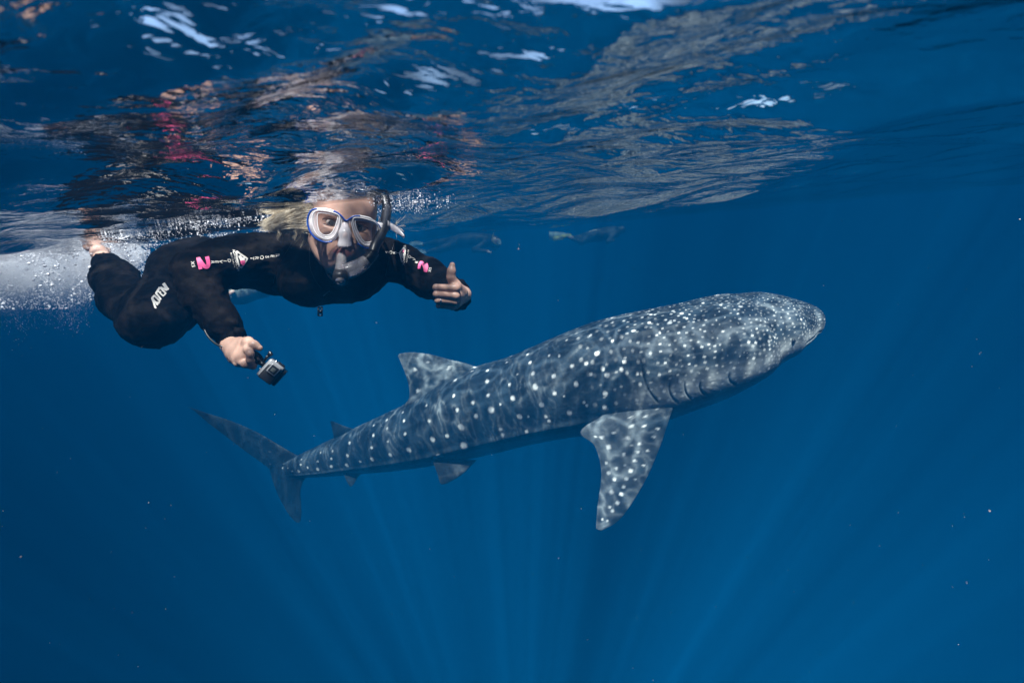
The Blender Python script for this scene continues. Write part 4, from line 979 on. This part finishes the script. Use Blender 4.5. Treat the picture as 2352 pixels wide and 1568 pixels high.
# ------------------------------------------------------------------ bubbles and drifting specks
def swarm(name, P_, Rr, m, label, fine=False):
    if fine:
        bv = np.array([(1, 0, 0), (-1, 0, 0), (0, 1, 0), (0, -1, 0), (0, 0, 1), (0, 0, -1)], float)
        bf = np.array([(0, 2, 4), (2, 1, 4), (1, 3, 4), (3, 0, 4), (2, 0, 5), (1, 2, 5), (3, 1, 5), (0, 3, 5)])
    else:
        t = (1+5**.5)/2; bv = np.array([(-1, t, 0), (1, t, 0), (-1, -t, 0), (1, -t, 0), (0, -1, t), (0, 1, t), (0, -1, -t), (0, 1, -t), (t, 0, -1), (t, 0, 1), (-t, 0, -1), (-t, 0, 1)]); bv /= np.linalg.norm(bv[0])
        bf = np.array([(0, 11, 5), (0, 5, 1), (0, 1, 7), (0, 7, 10), (0, 10, 11), (1, 5, 9), (5, 11, 4), (11, 10, 2), (10, 7, 6), (7, 1, 8), (3, 9, 4), (3, 4, 2), (3, 2, 6), (3, 6, 8), (3, 8, 9), (4, 9, 5), (2, 4, 11), (6, 2, 10), (8, 6, 7), (9, 8, 1)])
    P_ = np.asarray(P_); n = len(P_); V_ = (P_[:, None, :]+bv[None]*np.asarray(Rr)[:, None, None]).reshape(-1, 3)
    F_ = (bf[None]+(np.arange(n)*len(bv))[:, None, None]).reshape(-1, 3)
    return tag(mesh_np(name, V_, F_, m), label, kind='stuff')
air = bpy.data.materials.new('air_bubble'); air.use_nodes = True; ab = air.node_tree.nodes['Principled BSDF']
ab.inputs['Base Color'].default_value = (.86, .86, .92, 1); ab.inputs['Roughness'].default_value = .15
def Apts(px, py, D):
    return np.outer((px-CX)/FPX*D, np.array(Rt))+np.outer(-(py-CY)/FPX*D, np.array(Up))+np.outer(D, np.array(Fw))
def below_surface(P_, gap=.004):
    z = surf_z(P_[:, 0], P_[:, 1]); P_ = P_.copy(); over = P_[:, 2] > z-gap; P_[over, 2] = (z-gap-np.abs(rng.normal(0, .006, len(z))))[over]; return P_
# foam kicked up by the feet, thick at the surface and thinning downwards in plumes
n = 150000; px = rng.uniform(-70, 400, n)-np.abs(rng.normal(0, 22, n)); t = rng.beta(.8, 2.3, n)*1.3
D = rng.uniform(1.62, 2.5, n); low = 722-.0*px; low = np.where(px > 150, 716-(px-150)*.38, 716)+14*np.sin(px*.045)+rng.normal(0, 16, n)
py = 560+t*(low-560)
P_ = Apts(px, py, D); keep = fbm(P_*np.array([6, 6, 7]), 77)+rng.uniform(-.16, .16, n) > .34+.22*t; P_ = P_[keep & (px < 325-rng.exponential(26, n)) & ((px < 215-rng.exponential(9, n)) | (rng.uniform(0, 1, n) < .45))]
swarm('bubbles', below_surface(P_), rng.uniform(.0005, .0011, len(P_)), air, 'milky cloud of tiny white bubbles behind her kicking feet', fine=True)
n = 9000; px = rng.uniform(-60, 345, n); t = rng.uniform(0, 1, n)**1.2; py = 560+t*(150-np.clip(px-150, 0, 200)*.3)
P_ = Apts(px, py, rng.uniform(1.6, 2.4, n)); keep = fbm(P_*11, 78) > .48; P_ = P_[keep]
swarm('bubbles', below_surface(P_), rng.lognormal(math.log(.0016), .55, len(P_)), air, 'larger bright bubbles scattered through the foam at the left')
n = 3600; px = rng.uniform(230, 735, n); D = rng.uniform(1.25, 1.95, n)
P_ = Apts(px, np.full(n, 560.), D); P_[:, 2] = surf_z(P_[:, 0], P_[:, 1])-np.abs(rng.normal(0, .008, n))-.001; keep = fbm(P_*13, 79) > .5; P_ = P_[keep]
swarm('bubbles', P_, rng.lognormal(math.log(.0013), .4, len(P_)), air, 'small bubbles along the waterline over her back')
n = 420; px = rng.normal(925, 50, n); D = rng.uniform(1.05, 1.5, n); P_ = Apts(px, np.full(n, 500.), D); P_[:, 2] = surf_z(P_[:, 0], P_[:, 1])-np.abs(rng.normal(0, .008, n))-.001
swarm('bubbles', P_, rng.lognormal(math.log(.0011), .4, n), air, 'bubbles at the waterline beside her head and snorkel')
# soft mist of the finest bubbles: a low cloud of scattering water behind the feet
fm = Field(A(-260, 700, 2.3)-np.array([.5, .6, .35]), A(345, 560, 2.2)+np.array([.3, .5, .35]), .018)
mr_ = np.random.RandomState(3)
for q in range(120):
    x_ = mr_.uniform(-200, 290); t_ = mr_.uniform(0, 1)**1.4; lo_y = 700-max(0, x_-140)*.42
    c_ = A(x_, 572+t_*(lo_y-585), mr_.uniform(1.75, 2.5)); r_ = mr_.uniform(.022, .07)*(1-.45*t_)
    c_[2] = min(c_[2], surf_z(np.array([c_[0]]), np.array([c_[1]]))[0]-r_*.55-.012)
    fm.ell(c_, (r_*1.3, r_*1.2, r_*.8), k=.05)
v, q_ = fm.mesh()
mm = bpy.data.materials.new('bubble_mist'); mm.use_nodes = True; mm.node_tree.nodes.clear()
mo_ = nd(mm, 'ShaderNodeOutputMaterial'); mv = nd(mm, 'ShaderNodeVolumePrincipled'); mv.inputs['Color'].default_value = (.93, .93, .96, 1); mv.inputs['Density'].default_value = 4.5
tcm = nd(mm, 'ShaderNodeTexCoord'); nm = nd(mm, 'ShaderNodeTexNoise', i_Scale=5.0, i_Detail=6, i_Distortion=.8); lk(mm, tcm.outputs['Object'], nm.inputs['Vector'])
rm = nd(mm, 'ShaderNodeMapRange'); rm.inputs['From Min'].default_value = .42; rm.inputs['From Max'].default_value = .68; rm.inputs['To Min'].default_value = 0; rm.inputs['To Max'].default_value = 17; lk(mm, nm.outputs[0], rm.inputs['Value'])
sx = nd(mm, 'ShaderNodeSeparateXYZ'); lk(mm, tcm.outputs['Object'], sx.inputs[0])      # microbubbles rise: densest just under the surface
zr_ = nd(mm, 'ShaderNodeMapRange', interpolation_type='SMOOTHSTEP'); zr_.inputs['From Min'].default_value = -.17; zr_.inputs['From Max'].default_value = .09; lk(mm, sx.outputs[2], zr_.inputs['Value'])
pw_ = nd(mm, 'ShaderNodeMath', operation='MULTIPLY'); lk(mm, zr_.outputs[0], pw_.inputs[0]); lk(mm, rm.outputs[0], pw_.inputs[1]); lk(mm, pw_.outputs[0], mv.inputs['Density'])
lk(mm, mv.outputs[0], mo_.inputs['Volume'])
tag(mesh_np('bubble_mist', v, q_, mm), 'soft white mist of microbubbles behind the kicking feet', kind='stuff')
fm = Field(A(-260, 740, 2.3)-np.array([.5, .6, .35]), A(345, 560, 2.2)+np.array([.3, .5, .35]), .022)
for q in range(60):
    x_ = mr_.uniform(-220, 270); t_ = mr_.uniform(.2, 1); lo_y = 742-max(0, x_-100)*.45
    c_ = A(x_, 600+t_*(lo_y-610), mr_.uniform(1.8, 2.6)); r_ = mr_.uniform(.03, .085)
    fm.ell(c_, (r_*1.2, r_*1.3, r_*.9), k=.05)
v, q_ = fm.mesh()
thin = mm.copy(); thin.node_tree.nodes[rm.name].inputs['To Max'].default_value = 7
tag(mesh_np('bubble_mist', v, q_, thin), 'thin pale veil of microbubbles sinking below the white foam', kind='stuff')
snow = mat('plankton', (.42, .36, .35), .6)
n = 300; D = rng.uniform(.45, 5.5, n)**1.0; P_ = Apts(rng.uniform(0, 2352, n), rng.uniform(480, 1568, n), D); P_ = P_[P_[:, 2] < .02]
swarm('drifting_specks', P_, rng.lognormal(math.log(.0005), .55, len(P_))*np.clip(np.linalg.norm(P_, axis=1)/1.6, .6, 2.2), snow, 'pale specks of plankton drifting through the water')
